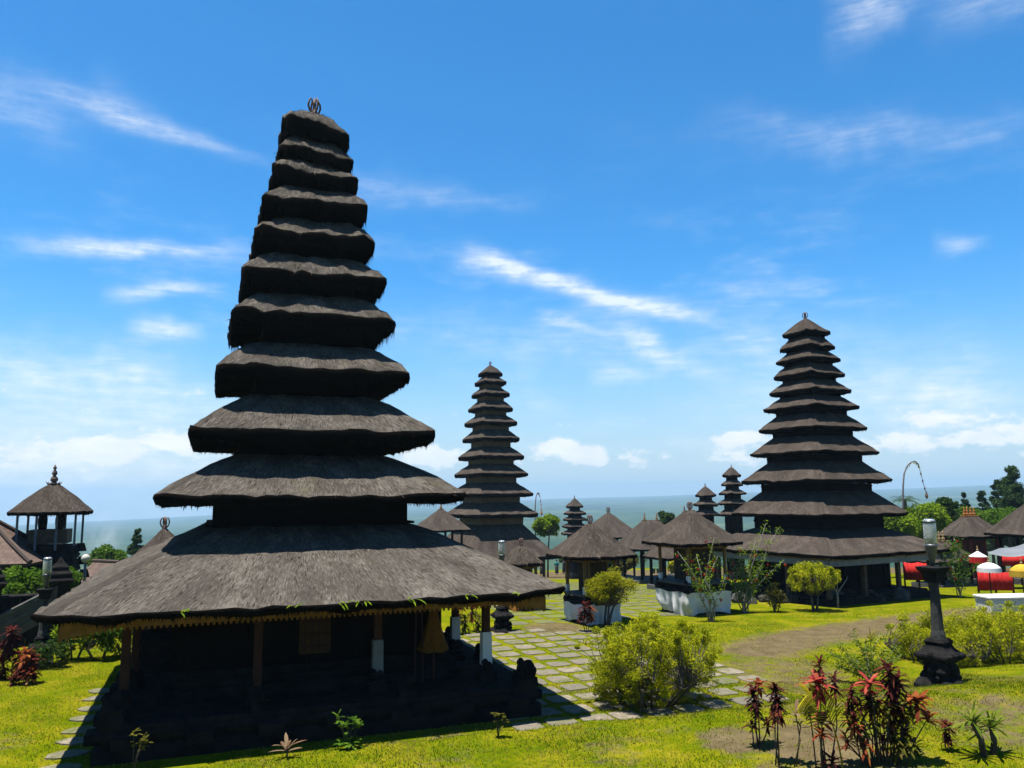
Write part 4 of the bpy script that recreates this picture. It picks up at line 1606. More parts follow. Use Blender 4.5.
def globe_lamp():
    D = 27.0
    P = foot(85, D, 570)
    zt = zat(84.5, 556, D) - P.z
    root = empty('globe_lamp', P, 'white globe lamp on a thin pole right of the drum tower', 'lamp post')
    mb = MB()
    mb.tube([(0, 0, -.1), (0, 0, zt - .2)], .045, 8)
    mb.build('pole', PALEPOST, root)
    mb = MB()
    r = .14
    mb.lathe([(r * math.sin(t), zt - .08 - r * math.cos(t)) for t in [i * math.pi / 10 for i in range(11)]], 16)
    mb.build('globe', BULB, root, smooth=True)


globe_lamp()


# ------------------------------------------------------------------ vegetation
def leaf_cloud(centers, radii, per, size, seed, aspect=.42, squash=.85, up=.35, shell=.35):
    g = np.random.default_rng(seed)
    cs, rs_ = [], []
    for (c, r) in zip(centers, radii):
        v = g.normal(size=(per, 3))
        v /= np.linalg.norm(v, axis=1)[:, None]
        t = (shell + (1 - shell) * g.uniform(size=per) ** .6)
        cs.append(np.array(c)[None] + v * t[:, None] * np.array([r, r, r * squash])[None])
    P = np.concatenate(cs)
    n = len(P)
    nrm = g.normal(size=(n, 3))
    nrm[:, 2] += up * 2
    nrm /= np.linalg.norm(nrm, axis=1)[:, None]
    ax = g.normal(size=(n, 3))
    ax -= (ax * nrm).sum(1)[:, None] * nrm
    ax /= np.linalg.norm(ax, axis=1)[:, None]
    bx = np.cross(nrm, ax)
    s_ = size * g.uniform(.6, 1.35, n)[:, None]
    V = np.empty((n, 4, 3))
    V[:, 0] = P - ax * s_
    V[:, 1] = P - bx * s_ * aspect + nrm * s_ * .12
    V[:, 2] = P + ax * s_
    V[:, 3] = P + bx * s_ * aspect + nrm * s_ * .12
    return V.reshape(-1, 3), np.arange(4 * n).reshape(-1, 4)


def woody(name, P, label, cat, trunk_h, crown, K, clump, per, leaf, lm, bark, tr, stems=1, seed=1, group=None, lean=(0, 0), aspect=.42, sub=2, low=-1.0, spread=.06, boxy=False):
    """crown = (centre height, rx, ry, rz); limbs run from the stem(s) to every leaf clump"""
    g = random.Random(seed)
    root = empty(name, P, label, cat, group)
    zc, rx, ry, rz = crown
    cen, rad_ = [], []
    tries = 0
    while len(cen) < K and tries < 5000:
        tries += 1
        x, y, z = g.uniform(-1, 1), g.uniform(-1, 1), g.uniform(low, 1)
        d2 = x * x + y * y + (abs(z) ** 3 if boxy else z * z)
        if d2 > 1 or d2 < .12 and g.random() < .7:
            continue
        cen.append((lean[0] + x * rx, lean[1] + y * ry, zc + z * rz))
        q = 1.0
        if boxy and d2 > .55 and g.random() < .4:      # sprays standing out of the mass
            q = g.uniform(1.03, 1.16)
            cen[-1] = (lean[0] + x * rx * q, lean[1] + y * ry * q, zc + z * rz * q + (.05 if z > 0 else 0))
        rad_.append(clump * g.uniform(.65, 1.25) * (1 if q == 1.0 else .62))
    V, Fc = leaf_cloud(cen, rad_, per, leaf, seed, aspect)
    mesh_np('crown', V, Fc, lm, root)
    mb = MB()
    tops = []
    for s_ in range(stems):
        a = g.uniform(0, 6.28)
        r0 = spread * (stems > 1)
        b0 = Vector((math.cos(a) * r0, math.sin(a) * r0, -.05))
        tp = Vector((lean[0] * .6 + math.cos(a) * r0 * 2.5 + g.gauss(0, .03) * trunk_h, lean[1] * .6 + math.sin(a) * r0 * 2.5 + g.gauss(0, .03) * trunk_h, trunk_h))
        mid = b0.lerp(tp, .5) + Vector((g.gauss(0, .05), g.gauss(0, .05), 0)) * trunk_h
        mb.tube([b0, mid, tp], [tr * 1.25, tr, tr * .8], 7)
        tops.append(tp)
    for c in cen:
        tp = min(tops, key=lambda q: (q - Vector(c)).length + g.random() * .3)
        c = Vector(c)
        mid = tp.lerp(c, .5) + Vector((g.gauss(0, .06), g.gauss(0, .06), g.uniform(.0, .1))) * (c - tp).length
        mb.tube([tp - Vector((0, 0, .05 * trunk_h)), mid, c], [tr * .6, tr * .35, tr * .12], 5, False)
    mb.build('trunk' if stems == 1 else 'stems', bark, root, smooth=True)
    return root


# big bush in the middle of the lawn, built of upright leafy sprays
P = spot(658, 711)
P.y += .6
P.z = hz(P.x, P.y)
woody('shrub', P, 'largest yellow-green bush, at the edge of the paved court in the centre foreground', 'bush', .5, (.84, 1.40, 1.05, .84), 340, .18, 200, .027, L_BUSH, BARK, .022, stems=12, seed=21, spread=.38, aspect=.28, boxy=True)

P = spot(606, 629)
woody('small_tree', P, 'rounded lime-green tree in front of the small shrine with the cabinet', 'tree', .75, (1.32, .78, .6, .52), 70, .21, 150, .034, L_LIME, BARK, .04, stems=3, seed=5, lean=(.18, 0), low=-.7)
P = spot(815, 611)
woody('small_tree', P, 'lime-green rounded tree in front of the right-hand pagoda', 'tree', .6, (1.25, .85, .7, .62), 80, .20, 150, .033, L_BUSH, BARK, .045, stems=3, seed=6, low=-.8, boxy=True)
P = spot(776, 612)
woody('shrub', P, 'low reddish olive shrub at the foot of the right-hand pagoda', 'bush', .3, (.62, .36, .36, .42), 22, .17, 70, .045, L_OLIVE, BARKG, .018, stems=5, seed=7)
P = spot(838, 608)
mb = MB()
root = empty('bare_sapling', P, 'leafless white forked sapling beside the lime-green tree at the right-hand pagoda', 'tree')
mb.tube([(0, 0, -.05), (.02, 0, .4), (.0, 0, .62)], [.04, .035, .03], 7)
mb.tube([(.0, 0, .6), (-.15, .02, .85), (-.28, 0, 1.0)], [.028, .02, .01], 6)
mb.tube([(.0, 0, .55), (.2, .02, .8), (.42, .05, 1.05), (.46, .05, 1.2)], [.028, .022, .016, .008], 6)
mb.tube([(.0, 0, .62), (.05, .02, .95), (.02, .05, 1.15)], [.02, .014, .007], 6)
mb.build('branches', BARKW, root, smooth=True)


def sprigged(name, P, label, cat, stems, leafm, bark, seed, leafn=40, leafsize=.05, flowers=0, rad0=.025, group=None, wid=.4, fm=None):
    """sparse shrub: long whippy stems given as end offsets, small leaves along their outer part"""
    g = random.Random(seed)
    root = empty(name, P, label, cat, group)
    mb = MB()
    lb = MB()
    fb = MB()
    for (dx, dy, h) in stems:
        b0 = Vector((g.gauss(0, .06), g.gauss(0, .06), -.05))
        e = Vector((dx, dy, h))
        pts = [b0]
        for t in (.25, .5, .75, 1):
            pts.append(Vector((e.x * t ** 1.4, e.y * t ** 1.4, e.z * t)) + Vector((g.gauss(0, .04), g.gauss(0, .04), 0)) * h)
        mb.tube(pts, [rad0, rad0 * .8, rad0 * .6, rad0 * .4, rad0 * .2], 6)
        for q in range(leafn):
            t = g.uniform(.3, 1) * (len(pts) - 1)
            k = min(int(t), len(pts) - 2)
            p = pts[k].lerp(pts[k + 1], t - k)
            p = p + Vector((g.gauss(0, .07), g.gauss(0, .07), g.gauss(0, .05))) * (.6 + h * .3)
            v = Vector((g.gauss(0, 1), g.gauss(0, 1), g.gauss(.4, .6))).normalized()
            sd = v.cross(Vector((g.gauss(0, 1), g.gauss(0, 1), g.gauss(0, 1)))).normalized()
            lb.blade(p, v, sd, leafsize * g.uniform(1.2, 2.6), leafsize * wid, .3, 2)
        for q in range(flowers):
            t = g.uniform(.5, 1) * (len(pts) - 1)
            k = min(int(t), len(pts) - 2)
            p = pts[k].lerp(pts[k + 1], t - k) + Vector((g.gauss(0, .12), g.gauss(0, .12), g.gauss(0, .08)))
            for w_ in range(6):
                v = Vector((g.gauss(0, 1), g.gauss(0, 1), g.gauss(.2, 1))).normalized()
                sd = v.cross(Vector((.3, 1, .2))).normalized()
                fb.blade(p, v, sd, .075, .03, .2, 2)
            fb.build('flower', fm or L_FLOWER, root)
            fb = MB()
    mb.build('stems', bark, root, smooth=True)
    lb.build('foliage', leafm, root)
    return root


P = spot(744, 613)
sprigged('flowering_shrub', P, 'tall white-stemmed flowering shrub with whippy shoots between the white-skirted shrine and the right-hand pagoda', 'bush',
         [(.5, 0, 2.6), (.9, .1, 3.3), (1.7, 0, 3.1), (-1.0, 0, 2.2), (1.6, .1, 1.9), (-.4, .1, 2.0), (.2, -.1, 1.7), (.8, 0, 1.6), (-.6, 0, 1.5), (1.1, .1, 2.0), (.1, .2, 2.4), (-.2, -.1, 1.2)], L_BRIGHT, BARKW, 31, 130, .06, 2)
P = spot(712, 622)
sprigged('flowering_shrub', P, 'thin red-flowered twiggy shrub in front of the white-skirted shrine', 'bush',
         [(-.8, 0, 1.9), (-.4, .1, 2.3), (.1, 0, 2.9), (.5, 0, 1.6), (-1.1, 0, 2.4), (.3, .2, 2.2), (-.2, .2, 1.3)], L_BRIGHT, BARKW, 32, 85, .06, 3)
P = spot(643, 569)
sprigged('young_tree', P, 'spindly young tree with light leaves before the long-ridged pavilion', 'tree', [(.1, 0, 3.2), (.5, 0, 2.7), (-.5, 0, 2.6), (.3, .1, 3.4), (-.7, .1, 2.0), (.8, 0, 2.1)], L_GREEN, BARK, 33, 130, .10)
P = spot(960, 598)
sprigged('young_tree', P, 'thin pale-stemmed tree with red flowers right of the stone lamp post', 'tree', [(.0, 0, 2.2), (.5, 0, 1.9), (-.5, 0, 1.9), (.2, .1, 2.5), (-.8, .1, 1.5), (.8, 0, 1.4), (-.3, 0, 2.4)], L_GREEN, BARKW, 34, 190, .08, 2)
P = spot(870, 683)
sprigged('shrub', P, 'sparse leafy green shrub left of the stone lamp post', 'bush', [(-.7, 0, .9), (.7, 0, .85), (.3, .1, 1.1), (-.3, .1, 1.15), (0, 0, 1.0), (.5, -.2, .6), (-.6, -.2, .65), (.9, .2, .6), (-.9, .2, .7), (.1, .3, .8), (-.2, .3, .5), (.6, .3, .7), (-.75, .2, .4)], L_SHRUB, BARKW, 35, 130, .045, 0, .014, None, .45)
# hedge of bushes at the right
for k, (px, py, rx, zc, rz, lb) in enumerate(((930, 664, .55, .55, .5, 'smallest bush of the right hedge, just left of the stone lamp post'), (975, 668, 1.0, .66, .62, 'middle bush of the yellow-green hedge behind the stone lamp post'), (1024, 664, 1.0, .74, .66, 'right hedge bush cut by the picture edge'))):
    P = spot(px, py)
    P.y += .7
    P.z = hz(P.x, P.y)
    woody('shrub', P, lb, 'bush', .35, (zc, rx, .75, rz), int(130 * rx), .20, 150, .029, L_BUSH, BARK, .02, stems=9, seed=40 + k, group='hedge bushes by the stone lamp post', spread=.3, aspect=.3, boxy=True)


# trees of the background
def far_tree(px, base_y, D, wpx, top_y, bot_y, label, lm, seed, K=40, per=150, name='broadleaf_tree', group='trees beyond the temple', lf=None):
    P = foot(px, D)
    s_ = D / FOC
    zt, zb = zat(px, top_y, D) - P.z, zat(px, bot_y, D) - P.z
    zc, rz = (zt + zb) / 2, (zt - zb) / 2
    rx = wpx * s_ / 2
    cl = max(rx, rz) * .36
    woody(name, P, label, 'tree', max(.4, zc - rz * .6), (zc, rx * .85, rx * .85, rz * .85), K, cl, per, lf or .0065 * D ** .75, lm, BARK, max(.07, rx * .06), seed=seed, group=group)


far_tree(547, 560, 78, 26, 515, 536, 'bright green tree right of the slender middle pagoda', L_BRIGHT, 51)
far_tree(667, 540, 95, 17, 511, 527, 'small dark tree over the ridge of the long pavilion', L_DARK, 52, 20)
far_tree(946, 540, 62, 25, 497, 524, 'round dark green tree above the bright hedge at right', L_DARK, 53, 44)
far_tree(108, 570, 60, 34, 547, 570, 'bushy green tree on the slope left of the biggest roof', L_GREEN, 54, 40)
far_tree(66, 600, 26.6, 34, 566, 604, 'leafy bush growing below the globe lamp', L_GREEN, 55, 34)
far_tree(22, 600, 27, 70, 573, 600, 'leafy shrubbery under the tiled roof eave', L_GREEN, 56, 44, 140)
for k, (px, wp, ty, by, lb) in enumerate(((893, 46, 508, 540, 'bright green mass nearest the right-hand pagoda'), (925, 50, 505, 535, 'bright green canopy left of the round dark tree'), (912, 44, 520, 556, 'lower bright green bush behind the right lamp glass'),
                                       (990, 46, 512, 536, 'green bush between the crested pavilion and the conifers'), (966, 30, 508, 524, 'green bush behind the crested ridge'), (1010, 50, 508, 532, 'wide green bush under the tallest conifer'), (940, 34, 512, 530, 'green bush just under the round dark tree'))):
    far_tree(px, 0, 58 + k * 2, wp, ty, by, lb, L_BRIGHT if k < 3 else L_GREEN, 60 + k, 46, 160)


for k, (px, D, w_, ty, by, lm, lb) in enumerate((
        (604, 72, 22, 556, 572, L_DARK, 'dark shrub far behind the cabinet shrine, left of the spindly young tree'),
        (624, 74, 26, 555, 571, L_OLIVE, 'olive shrub on the far edge of the court, immediately left of the spindly young tree'),
        (676, 63, 20, 561, 573, L_LIME, 'low lime shrub under the low open pavilion right of the bins'),
        (570, 96, 22, 550, 565, L_DARK, 'dark shrub on the lower court right of the walking people'),
        (700, 60, 24, 560, 574, L_DARK, 'dark shrub glimpsed between the white-skirted shrine posts'),
        (480, 100, 34, 540, 560, L_GREEN, 'green bush beyond the lamp glass, under the slender middle pagoda'))):
    far_tree(px, 0, D, w_, ty, by, lb, lm, 120 + k, 26, 90, 'shrub', 'shrubs along the far court')


def conifer(px, D, wpx, top_y, label, seed, K=15, lm=None):
    P = foot(px, D)
    s_ = D / FOC
    h = zat(px, top_y, D) - P.z
    R0 = wpx * s_ / 2
    g = random.Random(seed)
    root = empty('conifer_tree', P, label, 'tree', 'conifers at the right')
    mb = MB()
    mb.tube([(0, 0, -.2), (g.gauss(0, .1), 0, h * .5), (0, 0, h * .97)], [R0 * .09, R0 * .06, .03], 7)
    cen, rr = [], []
    for k in range(K):
        t = k / (K - 1)
        z = h * (.30 + .68 * t)
        r = R0 * (1 - t) ** .8 * g.uniform(.75, 1.1) + .15
        nb = 5 if t < .8 else 3
        for q in range(nb):
            a = g.uniform(0, 6.28)
            e = Vector((r * math.cos(a), r * math.sin(a), z - r * .1))
            mb.tube([(0, 0, z - .1), e], [.05, .015], 5, False)
            for f in (.45, .75, 1.0):
                cen.append((e.x * f, e.y * f, z - r * .1 * f + g.gauss(0, .1)))
                rr.append(R0 * .17 * g.uniform(.7, 1.3) * (1.2 - .4 * t))
    mb.build('trunk', BARK, root)
    V, Fc = leaf_cloud(cen, [q * 1.25 for q in rr], 95, .0055 * D ** .75, seed, .25, .6)
    mesh_np('crown', V, Fc, lm or L_CONIFER, root)


conifer(1016, 70, 54, 468, 'tallest dark conifer, cut by the right edge of the picture', 71)
conifer(1000, 74, 24, 481, 'slimmer conifer immediately left of the tallest one', 72, 12)
conifer(966, 80, 14, 493, 'thin bare-looking conifer right of the round dark tree', 73, 10)
conifer(138, 64, 18, 531, 'dark pointed tree by the left shoulder of the biggest roof', 74, 9)


conifer(984, 78, 26, 492, 'short broad conifer left of the slimmer one', 75, 11)
conifer(1008, 84, 28, 478, 'conifer filling the gap between the slimmer and the tallest conifer', 76, 13)
conifer(952, 88, 20, 503, 'small dark conifer behind the round dark tree', 77, 9)


def palm(px, D, top_y, label, seed):
    P = foot(px, D)
    h = zat(px, top_y, D) - P.z
    g = random.Random(seed)
    root = empty('palm_tree', P, label, 'tree')
    mb = MB()
    mb.tube([(0, 0, -.2), (.1, 0, h * .5), (.0, 0, h)], [.22, .17, .14], 8)
    mb.build('trunk', BARK, root)
    lb = MB()
    for k in range(16):
        a = k / 16 * 6.28 + g.gauss(0, .1)
        el = g.uniform(-.1, .9)
        v = Vector((math.cos(a) * math.cos(el), math.sin(a) * math.cos(el), math.sin(el)))
        L = g.uniform(1.0, 1.4)
        sd = v.cross(Vector((0, 0, 1))).normalized()
        for i in range(14):
            t = (i + 1) / 14
            p = Vector((0, 0, h)) + v * L * t + Vector((0, 0, -.5 * L * t * t))
            for s_ in (-1, 1):
                lb.blade(p, (sd * s_ + v * .5 + Vector((0, 0, -.35))).normalized(), v, .38 * (1 - .5 * t), .03, .4, 1)
    lb.build('crown', L_DARK, root)


palm(906, 60, 499, 'dark palm at the foot of the curved festival pole', 81)


# ---- cordylines, spiky plants and sprouts of the foreground
def rosette(mb, p, n, length, width, g, up=(.1, 1.2), droop=.45):
    for k in range(n):
        a = k * 2.4 + g.gauss(0, .2)
        el = g.uniform(*up)
        v = Vector((math.cos(a) * math.cos(el), math.sin(a) * math.cos(el), math.sin(el)))
        sd = v.cross(Vector((0, 0, 1)))
        sd = sd.normalized() if sd.length > .01 else Vector((1, 0, 0))
        mb.blade(p + Vector((0, 0, g.uniform(-.06, .04))), v, sd, length * g.uniform(.7, 1.15), width * g.uniform(.8, 1.2), droop * g.uniform(.6, 1.3), 4)


def cordyline(P, label, heads, seed, group='cordylines of the front bed', name='cordyline_plant', bark=None):
    """heads: (dx, dy, z, material, leaf length, leaf count, column length)"""
    g = random.Random(seed)
    root = empty(name, P, label, 'plant', group)
    mb = MB()
    bym = {}
    for (dx, dy, z, lm, L, n, colm) in heads:
        e = Vector((dx, dy, z))
        mb.tube([(dx * .5 + g.gauss(0, .04), dy * .5, -.04), (dx * .7 + g.gauss(0, .03), dy * .7, z * .5), e], [.012, .010, .008], 6)
        lb = bym.setdefault(lm.name, (lm, []))[1]
        m_ = MB()
        rosette(m_, e, int(n * 1.5), L * 1.15, L * .19, g)
        k = max(1, int(colm * 1.7 / .045))
        for i in range(k if colm else 0):
            rosette(m_, e - Vector((0, 0, .045 * (i + 1))), 8, L * g.uniform(.65, .95), L * .17, g, (-.4, .5), .6)
        lb.append(m_)
    mb.build('stems', bark or BARK, root, smooth=True)
    for nm, (lm, ms) in bym.items():
        M_ = MB()
        for m_ in ms:
            M_.add(m_.v, m_.f)
        M_.build('foliage', lm, root)
    return root


def hh(px, py, P):
    """offset and height of a picture point in the upright plane through P"""
    q = at_y(px, py, P.y)
    return q.x - P.x, q.z - P.z


def heads_at(P, lst, seed):
    g = random.Random(seed)
    out = []
    for (px, py, lm, L, n, c_) in lst:
        dx, z = hh(px, py, P)
        out.append((dx, g.uniform(-.15, .15), z, lm, L, n, c_))
    return out


P = spot(757, 747)
cordyline(P, 'leftmost dark maroon cordyline of the front bed', heads_at(P, [(751, 690, L_MAROON, .20, 16, .15), (760, 686, L_RUST, .20, 14, .05), (757, 708, L_MAROON, .17, 14, .1), (766, 722, L_MAROON, .16, 12, .05), (752, 726, L_MAROON, .15, 12, .0)], 1), 91)
P = spot(778, 767)
cordyline(P, 'tall single-stemmed maroon cordyline, second from the left in the front bed', heads_at(P, [(778, 692, L_MAROON, .19, 18, .22), (781, 703, L_MAROON, .18, 14, .1), (772, 716, L_MAROON, .15, 10, .05)], 2), 92)
P = spot(822, 772)
cordyline(P, 'crimson cordyline with pink-edged heads left of the yellow frond', heads_at(P, [(815, 681, L_CRIMSON, .27, 16, .1), (820, 664, L_MAROON, .15, 14, .12), (833, 679, L_MAROON, .17, 12, .12), (809, 702, L_MAROON, .14, 12, .1), (823, 722, L_CRIMSON, .25, 14, .0), (818, 732, L_RUST, .18, 12, 0), (828, 758, L_MAROON, .18, 12, 0)], 3), 93)
P = spot(882, 764)
g0 = random.Random(6)
hd = [(886, 668, L_MAROON, .20, 20, .25), (866, 683, L_CRIMSON, .24, 14, .05), (893, 686, L_MAROON, .22, 16, .2), (913, 700, L_RUST, .28, 18, .05), (923, 716, L_RUST, .22, 10, 0), (850, 692, L_MAROON, .16, 14, .12), (902, 681, L_MAROON, .2, 14, .1), (897, 712, L_RUST, .2, 12, .05), (872, 700, L_MAROON, .2, 14, .1)]
for k in range(34):
    hd.append((g0.uniform(846, 916), g0.uniform(700, 748), g0.choice((L_MAROON, L_MAROON, L_MAROON, L_OLIVE, L_OLIVE, L_RUST)), g0.uniform(.14, .2), 8, .02))
cordyline(P, 'largest dense cordyline clump with dark maroon and orange heads, front right', heads_at(P, hd, 4), 94)
P = spot(945, 752)
cordyline(P, 'short leaning cordyline with one dark drooping head, between the dense clump and the spiky plant', heads_at(P, [(948, 727, L_MAROON, .17, 16, .12)], 5), 95)
P = spot(797, 768)
cordyline(P, 'thin pale dried sprout between the maroon and crimson cordylines', heads_at(P, [(798, 716, L_DRY, .22, 6, 0), (803, 727, L_DRY, .16, 5, 0)], 6), 96, name='dry_sprout', bark=BARKG)
P = spot(843, 773)
root = empty('palm_seedling', P, 'young palm with one bright yellow feathered frond in the front bed', 'plant')
mb, lb = MB(), MB()
p0 = Vector((.0, 0, -.03))
pts = []
for i in range(11):
    t = i / 10
    dx, z = hh(843 - 38 * t ** 1.3, 773 - 150 * t + 70 * t * t, P)
    pts.append(Vector((dx, -.1 * t, z)))
mb.tube(pts, [.014 - .001 * i for i in range(11)], 6)
for i in range(4, 11):
    for f in (0, .33, .66):
        if i + f > 10:
            continue
        k = min(i, 9)
        p = pts[k].lerp(pts[k + 1], f if i < 10 else 1)
        v = (pts[k + 1] - pts[k]).normalized()
        sd = v.cross(Vector((0, -1, .3))).normalized()
        for s_ in (-1, 1):
            lb.blade(p, (sd * s_ + v * .9 + Vector((0, 0, -.15))).normalized(), (v.cross(sd) + v * .2).normalized(), .38 * (1 - .06 * (i - 4)), .022, .25, 3)
mb.build('stem', L_FROND, root)
lb.build('frond', L_FROND, root)
P = spot(872, 668)
root = empty('palm_seedling', P, 'upright yellow leaf standing over the sparse green shrub', 'plant')
mb, lb = MB(), MB()
mb.tube([(0, 0, -.03), (.0, 0, .5), (.02, 0, .7)], [.016, .014, .01], 6)
g0 = random.Random(9)
for k in range(7):
    v = Vector((g0.uniform(-.55, .6), g0.uniform(-.2, .2), 1)).normalized()
    lb.blade(Vector((.02, 0, .62)), v, Vector((.6, .8, 0)), g0.uniform(.3, .5), .085, .1, 3)
mb.build('stem', BARKG, root)
lb.build('frond', L_FROND, root)
for (px, py, hx, hy, lb_) in ((984, 757, 972, 722, 'spiky yellow-green dracaena, left of the pair at the lower right'), (993, 755, 991, 727, 'spiky yellow-green dracaena, right of the pair at the lower right')):
    P = spot(px, py)
    dx, z = hh(hx, hy, P)
    root = empty('dracaena_plant', P, lb_, 'plant', 'spiky dracaenas')
    mb = MB()
    mb.tube([(0, 0, -.04), (dx * .4 + .03, 0, z * .5), (dx, 0, z)], [.05, .042, .035], 7)
    mb.build('stem', BARK, root, smooth=True)
    lb = MB()
    rosette(lb, Vector((dx, 0, z)), 38, .42, .030, random.Random(px), (-.1, 1.4), .35)
    lb.build('foliage', L_SPIKE, root)


def sprout(P, label, kind, h, seed):
    g = random.Random(seed)
    root = empty(dict(spike='spiky_plant', leafy='leafy_weed', twig='twig_plant')[kind], P, label, 'plant')
    mb, lb = MB(), MB()
    if kind == 'spike':
        mb.tube([(0, 0, -.03), (.0, 0, h * .35)], [.015, .012], 6)
        rosette(lb, Vector((0, 0, h * .35)), 11, h * .9, .04, g, (.2, 1.3), .3)
        lm = L_DRY
    elif kind == 'leafy':
        for k in range(5):
            e = Vector((g.uniform(-.18, .18), g.uniform(-.1, .1), h * g.uniform(.6, 1)))
            mb.tube([(0, 0, -.03), e * .5, e], [.008, .006, .004], 6)
            rosette(lb, e, 7, .16, .045, g, (.2, 1.3), .4)
        for k in range(5):
            rosette(lb, Vector((g.uniform(-.12, .12), g.uniform(-.1, .1), .08)), 7, .17, .055, g, (.0, .9), .4)
        lm = L_GREEN
    else:
        for k in range(3):
            e = Vector((g.uniform(-.05, .22), g.uniform(-.1, .1), h * g.uniform(.6, 1)))
            mb.tube([(0, 0, -.03), Vector((e.x * .3, e.y * .4, e.z * .5)), e], [.009, .007, .004], 6)
            rosette(lb, e, 6, .13, .045, g, (.0, 1.2), .4)
            rosette(lb, e * .75, 4, .11, .04, g, (.0, 1.2), .4)
        lm = L_OLIVE
    mb.build('stems', BARKG if kind != 'twig' else BARK, root, smooth=True)
    lb.build('foliage', lm, root)


sprout(spot(287, 757), 'star-shaped dry spiky plant at the lawn edge before the biggest pagoda', 'spike', .36, 1)
sprout(spot(347, 748), 'green leafy weed at the lawn edge before the biggest pagoda', 'leafy', .50, 2)
sprout(spot(498, 737), 'thin lone twig with a leafy tip near the right corner of the biggest platform', 'twig', .42, 3)
sprout(spot(133, 775), 'tallest bare twiggy plant at the lower left, before the black platform', 'twig', .85, 4)
sprout(spot(640, 716), 'pale sapling with a few yellow leaves in front of the largest bush', 'twig', .85, 5)

# left bed
P = spot(12, 680)
cordyline(P, 'taller maroon cordyline at the left edge', heads_at(P, [(12, 632, L_MAROON, .3, 18, .3), (5, 645, L_MAROON, .3, 18, .2), (16, 656, L_MAROON, .28, 16, .2), (3, 664, L_MAROON, .28, 16, .2), (20, 668, L_MAROON, .25, 14, .1)], 11), 97, 'cordylines of the left bed')
P = spot(29, 684)
cordyline(P, 'redder shorter cordyline, second from the left edge', heads_at(P, [(26, 654, L_RUST, .28, 18, .2), (32, 660, L_MAROON, .28, 18, .2), (22, 668, L_MAROON, .26, 16, .1), (33, 672, L_RUST, .25, 14, .1), (18, 676, L_MAROON, .2, 14, .1)], 12), 98, 'cordylines of the left bed')
for k, (px, py, w_, lb_) in enumerate(((72, 661, .55, 'bright leafy plant beside the left lamp post'), (100, 660, .5, 'green shrub under the left eave corner of the biggest pagoda'), (122, 657, .5, 'green shrub nearest the platform under the left eave'))):
    P = spot(px, py)
    woody('shrub', P, lb_, 'bush', .35, (.62, w_, .45, .5), 22, .2, 60, .06, L_BRIGHT if k == 0 else L_GREEN, BARKG, .02, stems=5, seed=100 + k, group='shrubs of the left bed', spread=.15)
P = spot(47, 668)
woody('shrub', P, 'dark clipped shrub at the foot of the left lamp post', 'bush', .2, (.4, .5, .4, .35), 18, .18, 60, .05, L_DARK, BARK, .02, stems=5, seed=104, spread=.15)
P = spot(588, 632)
cordyline(P, 'reddish potted-looking cordyline left of the lime-green tree', heads_at(P, [(585, 605, L_MAROON, .25, 16, .2), (590, 610, L_RUST, .25, 16, .2), (581, 614, L_MAROON, .22, 14, .1)], 13), 99, 'cordylines of the court')
for k, (px, py, lb_) in enumerate(((462, 634, 'leftmost red-leaved cordyline seen under the right eave'), (476, 632, 'second red-leaved cordyline seen under the right eave, next to the lamp foot'))):
    P = spot(px, py)
    cordyline(P, lb_, heads_at(P, [(px - 4, py - 22, L_MAROON, .25, 14, .2), (px + 3, py - 15, L_OLIVE, .25, 14, .2), (px, py - 30, L_RUST, .22, 14, .1)], 14 + k), 110 + k, 'cordylines of the court')


# ------------------------------------------------------------------ right court: walls, cloths, parasols, tarpaulin
def plinth():
    P = spot(972, 612)
    P2 = at_y(1060, 600, P.y + .4)
    L = 3.6
    root = empty('white_plinth', (P.x + L / 2 + .55, P.y + .35, P.z - .05), 'long low white plastered plinth at the right edge beyond the hedge', 'wall', None, rad(4))
    mb = MB()
    mb.box((0, 0, .24), (L, .9, .56))
    mb.build('body', WHITE, root, bevel=.02)
    mb = MB()
    mb.box((0, 0, .56), (L + .1, 1.0, .08))
    mb.build('coping', WHITE, root, bevel=.02)


plinth()


def cloth_fence(px0, px1, D, ty, by, label, yaw):
    a, b_ = at_y(px0, by, D), at_y(px1, by, D + (px1 - px0) * D / FOC * math.tan(yaw))
    g = hz(a.x, D)
    zt, zb = zat(px0, ty, D) - g, zat(px0, by, D) - g
    L = math.hypot(b_.x - a.x, b_.y - a.y)
    root = empty('cloth_screen', (a.x, D, g), label, 'screen', 'red cloth screens', math.atan2(b_.y - a.y, b_.x - a.x))
    mb = MB()
    n = 26
    vs = []
    for k in (0, 1):
        for i in range(n + 1):
            x = L * i / n
            y = .03 * math.sin(i * 1.7) * (1 - k * .5)
            vs.append((x, y, (zt - .05 * math.sin(math.pi * (i % 13) / 13)) if k else zb))
    mb.add(vs, [(i, i + 1, n + 2 + i, n + 1 + i) for i in range(n)])
    o = mb.build('cloth', CLOTHR, root, smooth=True)
    o.modifiers.new('thick', 'SOLIDIFY').thickness = .015
    for x in (0, L * .5, L):
        mb = MB()
        mb.box((x, .06, zt / 2), (.07, .07, zt + .1))
        mb.build('post', DARKWOOD, root)


cloth_fence(905, 934, 38, 562, 580, 'red cloth screen left of the stone lamp post, by the right-hand pagoda', rad(-14))
cloth_fence(979, 1014, 37, 571, 590, 'brighter red cloth screen behind the white fringed parasol', rad(-12))
cloth_fence(1003, 1040, 42, 556, 566, 'short red cloth strip under the tarpaulin at the right edge', rad(0))


